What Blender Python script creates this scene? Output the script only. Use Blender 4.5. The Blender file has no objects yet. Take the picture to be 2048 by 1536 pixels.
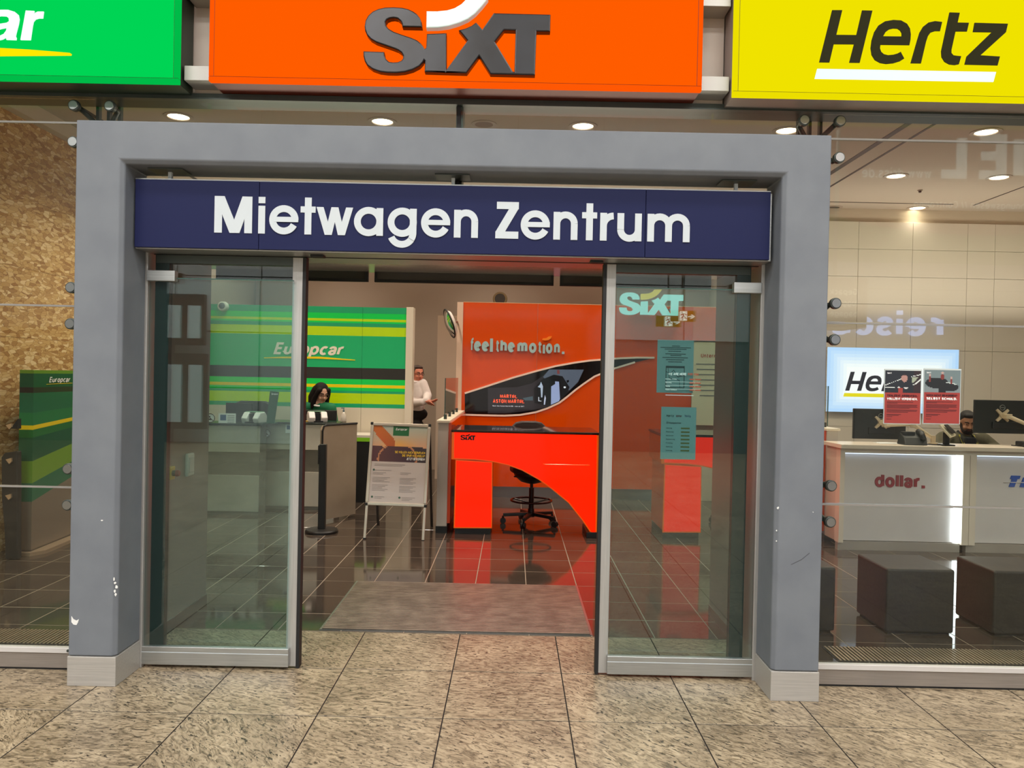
import bpy, bmesh, math, random
from mathutils import Vector, Matrix
random.seed(7)
C = bpy.context.scene.collection
S = bpy.context.scene
V = Vector
R = math.radians

# ---------------------------------------------------------------- camera
FPX, PIT, ROL, YAW, CH, CD = 1568.24, -0.0095, 0.0209, -0.0013, 1.6308, 3.9989
_f = V((math.sin(YAW) * math.cos(PIT), math.cos(YAW) * math.cos(PIT), math.sin(PIT)))
_r0 = V((math.cos(YAW), -math.sin(YAW), 0))
_u0 = _r0.cross(_f)
_r = _r0 * math.cos(ROL) + _u0 * math.sin(ROL)
_u = _u0 * math.cos(ROL) - _r0 * math.sin(ROL)
EYE = V((0, -CD, CH))
cam = bpy.data.cameras.new('camera')
cam.sensor_fit = 'HORIZONTAL'; cam.sensor_width = 36; cam.lens = FPX / 2048 * 36
cam.clip_start = 0.05; cam.clip_end = 200
camo = bpy.data.objects.new('camera', cam); C.objects.link(camo)
camo.matrix_world = Matrix(((_r.x, _u.x, -_f.x, EYE.x), (_r.y, _u.y, -_f.y, EYE.y), (_r.z, _u.z, -_f.z, EYE.z), (0, 0, 0, 1)))
S.camera = camo

# ---------------------------------------------------------------- world, big lights, exposure
S.view_settings.view_transform = 'Standard'; S.view_settings.look = 'None'
S.view_settings.exposure = 0.0; S.view_settings.gamma = 1.0; S.view_settings.use_curve_mapping = False
w = bpy.data.worlds.new('world'); S.world = w; w.use_nodes = True
w.node_tree.nodes['Background'].inputs[0].default_value = (0.9, 0.92, 0.95, 1)
w.node_tree.nodes['Background'].inputs[1].default_value = 0.42
def area(name, loc, sx, sy, power, col=(1, 1, 1), rot=(0, 0, 0)):
    l = bpy.data.lights.new(name, 'AREA'); l.shape = 'RECTANGLE'; l.size = sx; l.size_y = sy; l.energy = power; l.color = col
    o = bpy.data.objects.new(name, l); o.location = loc; o.rotation_euler = rot; C.objects.link(o); return o
HALL_Z = 7.6
HALL_W = 92
HALL_LAMPS = [(x, y) for x in (-7.5, -2.5, 2.5, 7.5) for y in (-3.2, -7.0, -10.8)]
for i, (x, y) in enumerate(HALL_LAMPS):
    area('hall_lamp_light', (x, y, HALL_Z - 0.16), 2.6, 0.9, HALL_W * (1 if y > -5 else 2.8), (1.0, 0.98, 0.955))
for nm, x, y, z, sx, sy, pw in (('ceiling_fill_light', -2.7, 6.9, 2.75, 3.2, .3, 42), ('ceiling_fill_light', .9, 6.85, 2.8, 3.0, .3, 42), ('ceiling_fill_light', -.35, 1.0, 2.6, 3.2, .6, 24), ('ceiling_fill_light', 5.4, 5.9, 2.5, 4.0, .4, 32)):  # unseen fills above partitions and lobby roof, added to brighten the ceiling
    area(nm, (x, y, z), sx, sy, pw, (1.0, .86, .72), (math.pi, 0, 0))
DOWN_W = 105.0            # power of one shop downlight
DOWN_COL = (1.0, 0.87, 0.72)

# ---------------------------------------------------------------- pixel -> point on a real plane
def ray(u, v): return _f * FPX + _r * (u - 1024) - _u * (v - 768)
def Y(u, v, y): d = ray(u, v); return EYE + d * ((y - EYE.y) / d.y)
def X(u, v, x): d = ray(u, v); return EYE + d * ((x - EYE.x) / d.x)
def F(u, v, z=0.0): d = ray(u, v); return EYE + d * ((z - EYE.z) / d.z)

# ---------------------------------------------------------------- materials
def lin(c):
    c = [x / 255 for x in c[:3]]
    return tuple(x / 12.92 if x <= 0.04045 else ((x + 0.055) / 1.055) ** 2.4 for x in c) + (1,)
MATS = {}
def mat(name, col, rough=0.5, metal=0.0, emit=0.0, ecol=None, spec=0.5, coat=0.0):
    if name in MATS: return MATS[name]
    m = bpy.data.materials.new(name); m.use_nodes = True
    b = m.node_tree.nodes['Principled BSDF']
    b.inputs['Base Color'].default_value = lin(col); b.inputs['Roughness'].default_value = rough
    b.inputs['Metallic'].default_value = metal; b.inputs['Specular IOR Level'].default_value = spec
    if coat: b.inputs['Coat Weight'].default_value = coat; b.inputs['Coat Roughness'].default_value = 0.03
    if emit:
        b.inputs['Emission Color'].default_value = lin(ecol or col); b.inputs['Emission Strength'].default_value = emit
    MATS[name] = m; return m
def N(m, t, **k):
    n = m.node_tree.nodes.new(t)
    for a, b in k.items(): setattr(n, a, b)
    return n
def L(m, a, b): m.node_tree.links.new(a, b)
def ramp(m, stops):
    n = N(m, 'ShaderNodeValToRGB'); e = n.color_ramp.elements
    while len(e) < len(stops): e.new(0.5)
    for x, (p, c) in zip(e, stops): x.position = p; x.color = lin(c)
    return n
def noisy(name, col, col2, scale, rough=0.6, metal=0.0, bump=0.0, stretch=(1, 1, 1), detail=4, r2=None, coat=0.0):
    m = mat(name, col, rough, metal, coat=coat); b = m.node_tree.nodes['Principled BSDF']
    tc = N(m, 'ShaderNodeTexCoord'); mp = N(m, 'ShaderNodeMapping'); mp.inputs['Scale'].default_value = stretch
    oi = N(m, 'ShaderNodeObjectInfo'); ad = N(m, 'ShaderNodeVectorMath', operation='ADD')
    L(m, tc.outputs['Object'], ad.inputs[0])
    ms = N(m, 'ShaderNodeMath', operation='MULTIPLY'); ms.inputs[1].default_value = 40.0
    L(m, oi.outputs['Random'], ms.inputs[0]); L(m, ms.outputs[0], ad.inputs[1])
    L(m, ad.outputs[0], mp.inputs[0])
    n = N(m, 'ShaderNodeTexNoise'); n.inputs['Scale'].default_value = scale; n.inputs['Detail'].default_value = detail
    L(m, mp.outputs[0], n.inputs[0])
    r = ramp(m, [(0.35, col), (0.65, col2)]); L(m, n.outputs[0], r.inputs[0]); L(m, r.outputs[0], b.inputs['Base Color'])
    if r2 is not None:
        mr = N(m, 'ShaderNodeMapRange'); mr.inputs[3].default_value = rough; mr.inputs[4].default_value = r2
        L(m, n.outputs[0], mr.inputs[0]); L(m, mr.outputs[0], b.inputs['Roughness'])
    if bump:
        bp = N(m, 'ShaderNodeBump'); bp.inputs['Strength'].default_value = bump; bp.inputs['Distance'].default_value = 0.01
        L(m, n.outputs[0], bp.inputs['Height']); L(m, bp.outputs[0], b.inputs['Normal'])
    return m
def glassmat(name, tint, base=0.045, edge=0.55):
    m = bpy.data.materials.new(name); m.use_nodes = True; nt = m.node_tree
    nt.nodes.remove(nt.nodes['Principled BSDF']); out = nt.nodes['Material Output']
    t = N(m, 'ShaderNodeBsdfTransparent'); t.inputs[0].default_value = lin(tint)
    g = N(m, 'ShaderNodeBsdfGlossy'); g.inputs['Roughness'].default_value = 0.0
    lw = N(m, 'ShaderNodeLayerWeight'); lw.inputs[0].default_value = 0.5
    pw = N(m, 'ShaderNodeMath', operation='POWER'); pw.inputs[1].default_value = 4.0; L(m, lw.outputs['Facing'], pw.inputs[0])
    ma = N(m, 'ShaderNodeMath', operation='MULTIPLY_ADD'); ma.inputs[1].default_value = edge; ma.inputs[2].default_value = base
    L(m, pw.outputs[0], ma.inputs[0])
    mx = N(m, 'ShaderNodeMixShader'); L(m, ma.outputs[0], mx.inputs[0]); L(m, t.outputs[0], mx.inputs[1]); L(m, g.outputs[0], mx.inputs[2])
    L(m, mx.outputs[0], out.inputs[0]); MATS[name] = m; return m
def granite():
    m = mat('granite', (170, 150, 120), 0.32); b = m.node_tree.nodes['Principled BSDF']
    tc = N(m, 'ShaderNodeTexCoord'); oi = N(m, 'ShaderNodeObjectInfo')
    ms = N(m, 'ShaderNodeMath', operation='MULTIPLY'); ms.inputs[1].default_value = 57.0; L(m, oi.outputs['Random'], ms.inputs[0])
    rot = N(m, 'ShaderNodeMapping'); L(m, tc.outputs['Object'], rot.inputs[0])
    rc = N(m, 'ShaderNodeCombineXYZ'); rm = N(m, 'ShaderNodeMath', operation='MULTIPLY'); rm.inputs[1].default_value = 0.9
    L(m, oi.outputs['Random'], rm.inputs[0]); L(m, rm.outputs[0], rc.inputs[2]); L(m, rc.outputs[0], rot.inputs['Rotation'])
    ad = N(m, 'ShaderNodeVectorMath', operation='ADD'); L(m, rot.outputs[0], ad.inputs[0]); L(m, ms.outputs[0], ad.inputs[1])
    st = N(m, 'ShaderNodeMapping'); st.inputs['Scale'].default_value = (0.5, 1.25, 1); L(m, ad.outputs[0], st.inputs[0])
    n1 = N(m, 'ShaderNodeTexNoise'); n1.inputs['Scale'].default_value = 26; n1.inputs['Detail'].default_value = 6; n1.inputs['Distortion'].default_value = 1.6
    n1.inputs['Roughness'].default_value = 0.62
    L(m, st.outputs[0], n1.inputs[0])
    r1 = ramp(m, [(0.30, (84, 78, 70)), (0.42, (142, 131, 114)), (0.55, (184, 172, 154)), (0.75, (206, 196, 178))]); L(m, n1.outputs[0], r1.inputs[0])
    n2 = N(m, 'ShaderNodeTexNoise'); n2.inputs['Scale'].default_value = 62; n2.inputs['Detail'].default_value = 3; n2.inputs['Distortion'].default_value = 0.8
    L(m, st.outputs[0], n2.inputs[0])
    r2 = ramp(m, [(0.355, (40, 37, 36)), (0.41, (255, 255, 255))]); L(m, n2.outputs[0], r2.inputs[0])
    n3 = N(m, 'ShaderNodeTexNoise'); n3.inputs['Scale'].default_value = 3.2; n3.inputs['Detail'].default_value = 3
    L(m, ad.outputs[0], n3.inputs[0])
    r3 = ramp(m, [(0.3, (206, 196, 180)), (0.7, (255, 246, 228))]); L(m, n3.outputs[0], r3.inputs[0])
    m1 = N(m, 'ShaderNodeMixRGB', blend_type='MULTIPLY'); m1.inputs[0].default_value = 0.85
    L(m, r1.outputs[0], m1.inputs[1]); L(m, r2.outputs[0], m1.inputs[2])
    m2 = N(m, 'ShaderNodeMixRGB', blend_type='MULTIPLY'); m2.inputs[0].default_value = 1
    L(m, m1.outputs[0], m2.inputs[1]); L(m, r3.outputs[0], m2.inputs[2]); L(m, m2.outputs[0], b.inputs['Base Color'])
    return m
def osb():
    m = mat('strand_board', (180, 140, 85), 0.75); b = m.node_tree.nodes['Principled BSDF']
    tc = N(m, 'ShaderNodeTexCoord'); oi = N(m, 'ShaderNodeObjectInfo')
    ms = N(m, 'ShaderNodeMath', operation='MULTIPLY'); ms.inputs[1].default_value = 31.0; L(m, oi.outputs['Random'], ms.inputs[0])
    ad = N(m, 'ShaderNodeVectorMath', operation='ADD'); L(m, tc.outputs['Object'], ad.inputs[0]); L(m, ms.outputs[0], ad.inputs[1])
    mp = N(m, 'ShaderNodeMapping'); mp.inputs['Rotation'].default_value = (R(24), 0, 0); mp.inputs['Scale'].default_value = (1, 0.8, 2.2); L(m, ad.outputs[0], mp.inputs[0])
    nz = N(m, 'ShaderNodeTexNoise'); nz.inputs['Scale'].default_value = 6; L(m, mp.outputs[0], nz.inputs[0])
    mxv = N(m, 'ShaderNodeVectorMath', operation='MULTIPLY_ADD'); mxv.inputs[1].default_value = (0.12, 0.12, 0.12)
    L(m, nz.outputs['Color'], mxv.inputs[0]); L(m, mp.outputs[0], mxv.inputs[2])
    vo = N(m, 'ShaderNodeTexVoronoi'); vo.inputs['Scale'].default_value = 17; L(m, mxv.outputs[0], vo.inputs[0])
    sp = N(m, 'ShaderNodeSeparateColor'); L(m, vo.outputs['Color'], sp.inputs[0])
    r1 = ramp(m, [(0.0, (170, 122, 66)), (0.35, (208, 166, 104)), (0.7, (222, 184, 124)), (1.0, (242, 214, 164))]); L(m, sp.outputs[0], r1.inputs[0])
    vd = N(m, 'ShaderNodeTexVoronoi', feature='DISTANCE_TO_EDGE'); vd.inputs['Scale'].default_value = 17; L(m, mxv.outputs[0], vd.inputs[0])
    r2 = ramp(m, [(0.0, (190, 168, 140)), (0.07, (255, 255, 255))]); L(m, vd.outputs[0], r2.inputs[0])
    m1 = N(m, 'ShaderNodeMixRGB', blend_type='MULTIPLY'); m1.inputs[0].default_value = 0.9; L(m, r1.outputs[0], m1.inputs[1]); L(m, r2.outputs[0], m1.inputs[2])
    L(m, m1.outputs[0], b.inputs['Base Color'])
    bp = N(m, 'ShaderNodeBump'); bp.inputs['Strength'].default_value = 0.25; bp.inputs['Distance'].default_value = 0.004
    L(m, sp.outputs[1], bp.inputs['Height']); L(m, bp.outputs[0], b.inputs['Normal'])
    return m
def brushed(name, col, rough=0.32, along='x', metal=0.9):
    st = {'x': (1, 60, 60), 'z': (60, 60, 1)}[along]
    c2 = tuple(min(255, int(c * 1.08)) for c in col)
    return noisy(name, col, c2, 4, rough, metal, 0.03, st, 3, rough + 0.08)

GRANITE = granite(); OSB = osb()
PORTAL = noisy('portal_grey_paint', (106, 111, 118), (113, 118, 124), 5, 0.62, 0, 0.05)
STEEL = brushed('plinth_steel', (172, 168, 162), 0.38, 'x', .35)
ALU = brushed('anodised_aluminium', (176, 178, 176), 0.36)
ALUZ = brushed('anodised_aluminium_upright', (170, 168, 164), 0.36, 'z', .45)
SOFFIT = mat('polished_soffit', (206, 200, 192), 0.25, 0.55)
CHROME = mat('chrome', (215, 220, 222), 0.05, 1.0)
BRIGHTM = mat('bright_letter_metal', (186, 216, 214), 0.2, 0.35)
DULLM = mat('dull_steel', (150, 152, 150), 0.3, 0.9)
GUN = mat('dark_steel', (74, 80, 76), 0.4, 0.6)
BLACK = mat('black_rubber', (20, 20, 20), 0.6)
BLKGL = mat('gloss_black', (14, 12, 12), 0.08)
SATBLK = mat('satin_black', (26, 25, 25), 0.4)
DKGREEN = mat('dark_green_frame', (38, 52, 48), 0.3, 0.3)
WHITE = mat('white_laminate', (216, 208, 196), 0.4)
CREAM = mat('cream_wall', (206, 192, 172), 0.7)
GREIGE = mat('greige_wall', (176, 160, 144), 0.75)
CEILM = mat('ceiling_paint', (184, 173, 160), 0.8)
DKTILE = noisy('dark_porcelain', (66, 56, 49), (76, 65, 56), 3, 0.05, 0, 0.0, (1, 1, 1), 3, 0.09)
GROUT = mat('grout', (150, 136, 118), 0.8)
DKJOINT = mat('dark_joint', (52, 48, 46), 0.9, 0, 0, None, .1)
GLASS = glassmat('facade_glass', (246, 250, 247), 0.03)
DGLASS = glassmat('door_glass', (236, 247, 246), 0.055)
EDGEG = mat('green_glass_edge', (58, 92, 84), 0.15)
NAVY = mat('navy_panel', (27, 32, 70), 0.5, 0, 0, None, .15)
OFFW = mat('letter_white', (196, 204, 208), 0.5, 0, 0, None, .2)
ORANGEWALL = mat('orange_gloss_panel', (224, 78, 6), 0.10, 0, 0, None, 0.5)
PRINTBLK = mat('print_black', (24, 24, 26), 0.55)
PRINTWHT = mat('print_white', (238, 238, 236), 0.55)
PRINTGRY = mat('print_grey', (120, 116, 114), 0.6)

# ---------------------------------------------------------------- mesh helpers
class MB:
    def __init__(s): s.v = []; s.f = []
    def add(s, v, f):
        o = len(s.v); s.v += [V(p) for p in v]; s.f += [tuple(i + o for i in q) for q in f]; return s
    def box(s, x0, y0, z0, x1, y1, z1):
        return s.add([(x0, y0, z0), (x1, y0, z0), (x1, y1, z0), (x0, y1, z0), (x0, y0, z1), (x1, y0, z1), (x1, y1, z1), (x0, y1, z1)],
                     [(0, 3, 2, 1), (4, 5, 6, 7), (0, 1, 5, 4), (1, 2, 6, 5), (2, 3, 7, 6), (3, 0, 4, 7)])
    def prism(s, pts, d):
        d = V(d); n = len(pts); p = [V(q) for q in pts]
        return s.add(p + [q + d for q in p], [tuple(range(n)), tuple(range(2 * n - 1, n - 1, -1))] + [(i, i + n, (i + 1) % n + n, (i + 1) % n) for i in range(n)])
    def face(s, pts): return s.add(pts, [tuple(range(len(pts)))])
    def cyl(s, p0, p1, r0, r1=None, n=14, caps=True):
        p0, p1 = V(p0), V(p1); r1 = r0 if r1 is None else r1; a = (p1 - p0).normalized()
        b = a.orthogonal().normalized(); c = a.cross(b); vs = []
        for p, r in ((p0, r0), (p1, r1)):
            vs += [p + (b * math.cos(2 * math.pi * i / n) + c * math.sin(2 * math.pi * i / n)) * r for i in range(n)]
        f = [(i, (i + 1) % n, n + (i + 1) % n, n + i) for i in range(n)]
        if caps: f += [tuple(range(n - 1, -1, -1)), tuple(range(n, 2 * n))]
        return s.add(vs, f)
    def tube(s, pts, r, n=8, closed=False):
        pts = [V(p) for p in pts]; k = len(pts); vs = []; prev = None
        for i in range(k):
            a = pts[(i + 1) % k] if (closed or i < k - 1) else pts[i]; b = pts[i - 1] if (closed or i > 0) else pts[i]
            t = (a - b).normalized()
            if prev is None: prev = t.orthogonal().normalized()
            b1 = (prev - t * prev.dot(t)); b1 = b1.normalized() if b1.length > 1e-6 else t.orthogonal().normalized(); prev = b1; c1 = t.cross(b1)
            vs += [pts[i] + (b1 * math.cos(2 * math.pi * j / n) + c1 * math.sin(2 * math.pi * j / n)) * r for j in range(n)]
        f = []
        for i in range(k if closed else k - 1):
            i2 = (i + 1) % k
            f += [(i * n + j, i * n + (j + 1) % n, i2 * n + (j + 1) % n, i2 * n + j) for j in range(n)]
        if not closed: f += [tuple(range(n - 1, -1, -1)), tuple((k - 1) * n + j for j in range(n))]
        return s.add(vs, f)
    def ball(s, c, r, n=14, m=9, M=None):
        c = V(c); r = (r, r, r) if isinstance(r, (int, float)) else r; vs = [V((0, 0, 1))]
        for i in range(1, m):
            a = math.pi * i / m
            vs += [V((math.sin(a) * math.cos(2 * math.pi * j / n), math.sin(a) * math.sin(2 * math.pi * j / n), math.cos(a))) for j in range(n)]
        vs.append(V((0, 0, -1))); vs = [V((p.x * r[0], p.y * r[1], p.z * r[2])) for p in vs]
        if M: vs = [M @ p for p in vs]
        vs = [p + c for p in vs]; f = [(0, 1 + j, 1 + (j + 1) % n) for j in range(n)]
        for i in range(m - 2):
            a = 1 + i * n; b = a + n; f += [(a + j, b + j, b + (j + 1) % n, a + (j + 1) % n) for j in range(n)]
        a = 1 + (m - 2) * n; f += [(a + j, len(vs) - 1, a + (j + 1) % n) for j in range(n)]
        return s.add(vs, f)
    def lathe(s, prof, c, n=24):
        c = V(c); vs = []
        for r, z in prof: vs += [c + V((r * math.cos(2 * math.pi * j / n), r * math.sin(2 * math.pi * j / n), z)) for j in range(n)]
        f = []
        for i in range(len(prof) - 1): f += [(i * n + j, i * n + (j + 1) % n, (i + 1) * n + (j + 1) % n, (i + 1) * n + j) for j in range(n)]
        f += [tuple(range(n - 1, -1, -1)), tuple((len(prof) - 1) * n + j for j in range(n))]
        return s.add(vs, f)
    def ring(s, c, R0, r, ax=(0, 0, 1), n=32, k=8):
        c = V(c); a = V(ax).normalized(); b = a.orthogonal().normalized(); d = a.cross(b)
        return s.tube([c + (b * math.cos(2 * math.pi * i / n) + d * math.sin(2 * math.pi * i / n)) * R0 for i in range(n)], r, k, True)
    def disc(s, c, r, ax, t, n=24): c = V(c); return s.cyl(c, c + V(ax).normalized() * t, r, n=n)

BASE = {}
def obj(name, mb, m, parent=None, bev=0.0, smooth=False, seg=2, local=False, calc=True):
    me = bpy.data.meshes.new(name)
    if parent is not None: off = V((0, 0, 0)) if local else BASE[parent.name]
    else:
        if local: off = V((0, 0, 0))
        else:
            xs = [p.x for p in mb.v]; ys = [p.y for p in mb.v]; zs = [p.z for p in mb.v]
            off = V(((min(xs) + max(xs)) / 2, (min(ys) + max(ys)) / 2, min(zs)))
    me.from_pydata([tuple(p - off) for p in mb.v], [], mb.f)
    bm = bmesh.new(); bm.from_mesh(me)
    if calc: bmesh.ops.recalc_face_normals(bm, faces=bm.faces)
    for f in bm.faces: f.smooth = smooth
    bm.to_mesh(me); bm.free()
    me.materials.append(m)
    o = bpy.data.objects.new(name, me); C.objects.link(o)
    if parent is not None: o.parent = parent; BASE[o.name] = BASE[parent.name] if not local else V((0, 0, 0))
    else: o.location = off; BASE[o.name] = off
    if bev:
        b = o.modifiers.new('bevel', 'BEVEL'); b.width = bev; b.segments = seg; b.limit_method = 'ANGLE'
    return o
def tag(o, label=None, cat=None, group=None, kind=None):
    if label: o['label'] = label
    if cat: o['category'] = cat
    if group: o['group'] = group
    if kind: o['kind'] = kind
    return o
def thing(name, label, cat, loc=(0, 0, 0), group=None, kind=None):
    o = bpy.data.objects.new(name, None); C.objects.link(o); o.location = loc; o.empty_display_size = 0.1
    BASE[o.name] = V(loc); return tag(o, label, cat, group, kind)
def struct(name, mb, m, label, cat, **k): return tag(obj(name, mb, m, **k), label, cat, kind='structure')
def kids(o): return [c for c in bpy.data.objects if c.parent == o]
def dup(o, loc, label=None, rz=None, parent=None):
    c = o.copy(); C.objects.link(c); c.parent = parent
    if parent is None:
        c.location = loc
        if rz is not None: c.rotation_euler = (0, 0, rz)
        if label: c['label'] = label
    for k in kids(o): dup(k, None, parent=c)
    return c
def bx(*a): return MB().box(*a)

# ---------------------------------------------------------------- stroke lettering
def arc(cx, cy, rx, ry, a0, a1, n=14): return [(cx + rx * math.cos(R(a0 + (a1 - a0) * i / n)), cy + ry * math.sin(R(a0 + (a1 - a0) * i / n))) for i in range(n + 1)]
X_ = 0.70
def _ring(w): return arc(w / 2, X_ / 2, w / 2, X_ / 2, 0, 360, 24)
GL = {
 'a': (.46, [arc(.22, .17, .22, .17, 90, 270, 10) + [(.44, .04)], [(.22, .34), (.44, .38)], [(-.02, .52)] + arc(.21, .50, .23, .20, 150, 0, 10) + [(.44, .0)]]),
 'A': (.66, [[(0, 0), (.33, 1), (.66, 0)], [(.11, .33), (.55, .33)]]), 'B': (.55, [[(0, 0), (0, 1), (.3, 1)] + arc(.3, .76, .22, .24, 90, -90, 8) + [(0, .52)], [(.3, .52)] + arc(.3, .26, .25, .26, 90, -90, 8) + [(0, 0)]]),
 'C': (.6, [arc(.32, .5, .32, .5, 45, 315, 20)]), 'D': (.6, [[(0, 0), (0, 1), (.25, 1)] + arc(.25, .5, .35, .5, 90, -90, 14) + [(0, 0)]]),
 'E': (.5, [[(.5, 0), (0, 0), (0, 1), (.5, 1)], [(0, .52), (.46, .52)]]), 'F': (.48, [[(0, 0), (0, 1), (.48, 1)], [(0, .5), (.44, .5)]]),
 'G': (.62, [arc(.32, .5, .32, .5, 45, 355, 20) + [(.4, .46)]]), 'H': (.58, [[(0, 0), (0, 1)], [(.58, 0), (.58, 1)], [(0, .5), (.58, .5)]]), 'I': (.0, [[(0, 0), (0, 1)]]),
 'J': (.4, [[(.4, 1), (.4, .2)] + arc(.2, .2, .2, .2, 0, -180, 8)]), 'L': (.46, [[(0, 1), (0, 0), (.46, 0)]]), 'M': (.76, [[(0, 0), (0, 1), (.38, .1), (.76, 1), (.76, 0)]]),
 'N': (.6, [[(0, 0), (0, 1), (.6, 0), (.6, 1)]]), 'O': (.64, [arc(.32, .5, .32, .5, 0, 360, 24)]), 'P': (.52, [[(0, 0), (0, 1), (.28, 1)] + arc(.28, .74, .24, .26, 90, -90, 8) + [(0, .48)]]),
 'R': (.56, [[(0, 0), (0, 1), (.28, 1)] + arc(.28, .75, .24, .25, 90, -90, 8) + [(0, .5)], [(.26, .5), (.56, 0)]]),
 'S': (.52, [[(.5, .8)] + arc(.27, .76, .24, .24, 30, 200, 10) + [(.27, .52)] + arc(.27, .25, .25, .25, 50, -150, 12)]), 'T': (.6, [[(0, 1), (.6, 1)], [(.3, 1), (.3, 0)]]),
 'U': (.58, [[(0, 1), (0, .28)] + arc(.29, .28, .29, .28, 180, 360, 12) + [(.58, 1)]]), 'V': (.64, [[(0, 1), (.32, 0), (.64, 1)]]), 'W': (.9, [[(0, 1), (.22, 0), (.45, .95), (.68, 0), (.9, 1)]]),
 'Y': (.6, [[(0, 1), (.3, .48), (.6, 1)], [(.3, .48), (.3, 0)]]), 'Z': (.54, [[(0, 1), (.54, 1), (0, 0), (.54, 0)]]), 'X': (.6, [[(0, 0), (.6, 1)], [(0, 1), (.6, 0)]]), 'K': (.56, [[(0, 0), (0, 1)], [(.54, 1), (0, .42)], [(.18, .6), (.56, 0)]]),
 'b': (.54, [_ring(.54), [(0, 1), (0, 0)]]), 'c': (.46, [arc(.27, .35, .27, .35, 50, 310, 16)]), 'd': (.54, [_ring(.54), [(.54, 1), (.54, 0)]]),
 'e': (.54, [[(.0, .36), (.54, .36)] + arc(.27, .35, .27, .35, 0, 318, 20)]), 'f': (.34, [[(.36, 1)] + arc(.34, .8, .2, .2, 95, 180, 6) + [(.14, 0)], [(0, X_), (.34, X_)]]),
 'g': (.54, [_ring(.54), [(.54, X_), (.54, -.08)] + arc(.27, -.08, .27, .2, 0, -150, 10)]), 'h': (.5, [[(0, 1), (0, 0)], [(0, .42)] + arc(.25, .45, .25, .25, 180, 0, 10) + [(.5, 0)]]),
 'i': (.0, [[(0, X_), (0, 0)], [(0, .90), (0, 1.1)]]), 'k': (.46, [[(0, 1), (0, 0)], [(.44, X_), (0, .28)], [(.15, .42), (.46, 0)]]), 'l': (.0, [[(0, 1), (0, 0)]]),
 'm': (.8, [[(0, X_), (0, 0)], [(0, .42)] + arc(.2, .5, .2, .2, 180, 0, 8) + [(.4, 0)], [(.4, .42)] + arc(.6, .5, .2, .2, 180, 0, 8) + [(.8, 0)]]),
 'n': (.48, [[(0, X_), (0, 0)], [(0, .42)] + arc(.24, .46, .24, .24, 180, 0, 10) + [(.48, 0)]]), 'o': (.54, [_ring(.54)]), 'p': (.54, [_ring(.54), [(0, X_), (0, -.3)]]),
 'r': (.32, [[(0, X_), (0, 0)], [(0, .4)] + arc(.28, .42, .28, .28, 180, 80, 8)]), 's': (.42, [[(.40, .56)] + arc(.21, .53, .19, .17, 30, 200, 8) + [(.22, .36)] + arc(.21, .18, .21, .18, 50, -150, 10)]),
 't': (.34, [[(.14, .92), (.14, .16)] + arc(.30, .16, .16, .16, 180, 275, 6), [(0, X_), (.34, X_)]]), 'u': (.48, [[(0, X_), (0, .24)] + arc(.24, .24, .24, .24, 180, 360, 10) + [(.48, X_)], [(.48, X_), (.48, 0)]]),
 'v': (.46, [[(0, X_), (.23, 0), (.46, X_)]]), 'w': (.7, [[(0, X_), (.18, 0), (.35, X_), (.52, 0), (.7, X_)]]), 'y': (.46, [[(0, X_), (.24, 0)], [(.46, X_), (.16, -.3), (0, -.3)]]), 'z': (.42, [[(0, X_), (.42, X_), (0, 0), (.42, 0)]]),
 '.': (.0, [[(0, -.11), (0, .13)]]), '!': (.0, [[(0, .3), (0, 1)], [(0, 0), (0, .06)]]), '/': (.3, [[(0, 0), (.3, 1)]]), '-': (.3, [[(0, .4), (.3, .4)]]), '?': (.4, [arc(.2, .78, .2, .22, 170, -60, 10) + [(.2, .3)], [(.2, 0), (.2, .06)]]), ' ': (.16, []),
 '&': (.44, [_ring(.44), [(.44, X_), (.44, 0)]]),
}
def ribbon(pts, w):
    """quads of a flat stroke of width w along pts, mitred joints"""
    k = len(pts); cl = k > 3 and abs(pts[0][0] - pts[-1][0]) + abs(pts[0][1] - pts[-1][1]) < 1e-6; out = []; Ls = []
    P = [V((p[0], p[1], 0)) for p in pts]
    for i in range(k):
        a = P[i - 1] if i > 0 else (P[-2] if cl else None); b = P[i + 1] if i < k - 1 else (P[1] if cl else None)
        d0 = (P[i] - a).normalized() if a is not None else None; d1 = (b - P[i]).normalized() if b is not None else None
        if d0 is None: d0 = d1
        if d1 is None: d1 = d0
        n0 = V((-d0.y, d0.x, 0)); n1 = V((-d1.y, d1.x, 0)); m = n0 + n1
        if m.length < 0.5: m = n0
        else: m = m.normalized(); m = m / max(0.5, m.dot(n0))
        Ls.append((P[i] + m * w / 2, P[i] - m * w / 2))
    for i in range(k - 1): out.append((Ls[i][0], Ls[i + 1][0], Ls[i + 1][1], Ls[i][1]))
    return out
def layout(s, sw=0.16, gap=0.12):
    """[(char, quads)], total width; cap height 1"""
    x = 0; res = []; q = (1 - sw)
    for ch in s:
        w, st = GL.get(ch, GL['-'])
        quads = []
        for p in st:
            pts = [(x + sw / 2 + a * q, (sw / 2 + b * q)) for a, b in p]
            quads += ribbon(pts, sw)
        res.append((ch, quads)); x += w * q + sw + gap if ch != ' ' else 0.3
    return res, x - gap
def text(mb, s, O, ux, uz, sw=0.16, shear=0.0, t=None, gap=0.12, only=None):
    res, W = layout(s, sw, gap); W += shear
    nn = ux.cross(uz).normalized(); c = 0
    for i, (ch, quads) in enumerate(res):
        if only is not None and i != only: continue
        for q in quads:
            c += 1; e = nn * (.00008 * (c % 23))
            pts = [O + e + ux * ((p.x + shear * p.y) / W) + uz * p.y for p in q]
            if t is None: mb.face(pts)
            else: mb.prism(pts, t)
    return mb
def text_px(mb, s, u0, v0, u1, v1, h, y, **k):
    O = Y(u0, v0, y); return text(mb, s, O, Y(u1, v1, y) - O, V((0, 0, h)), **k)
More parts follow.
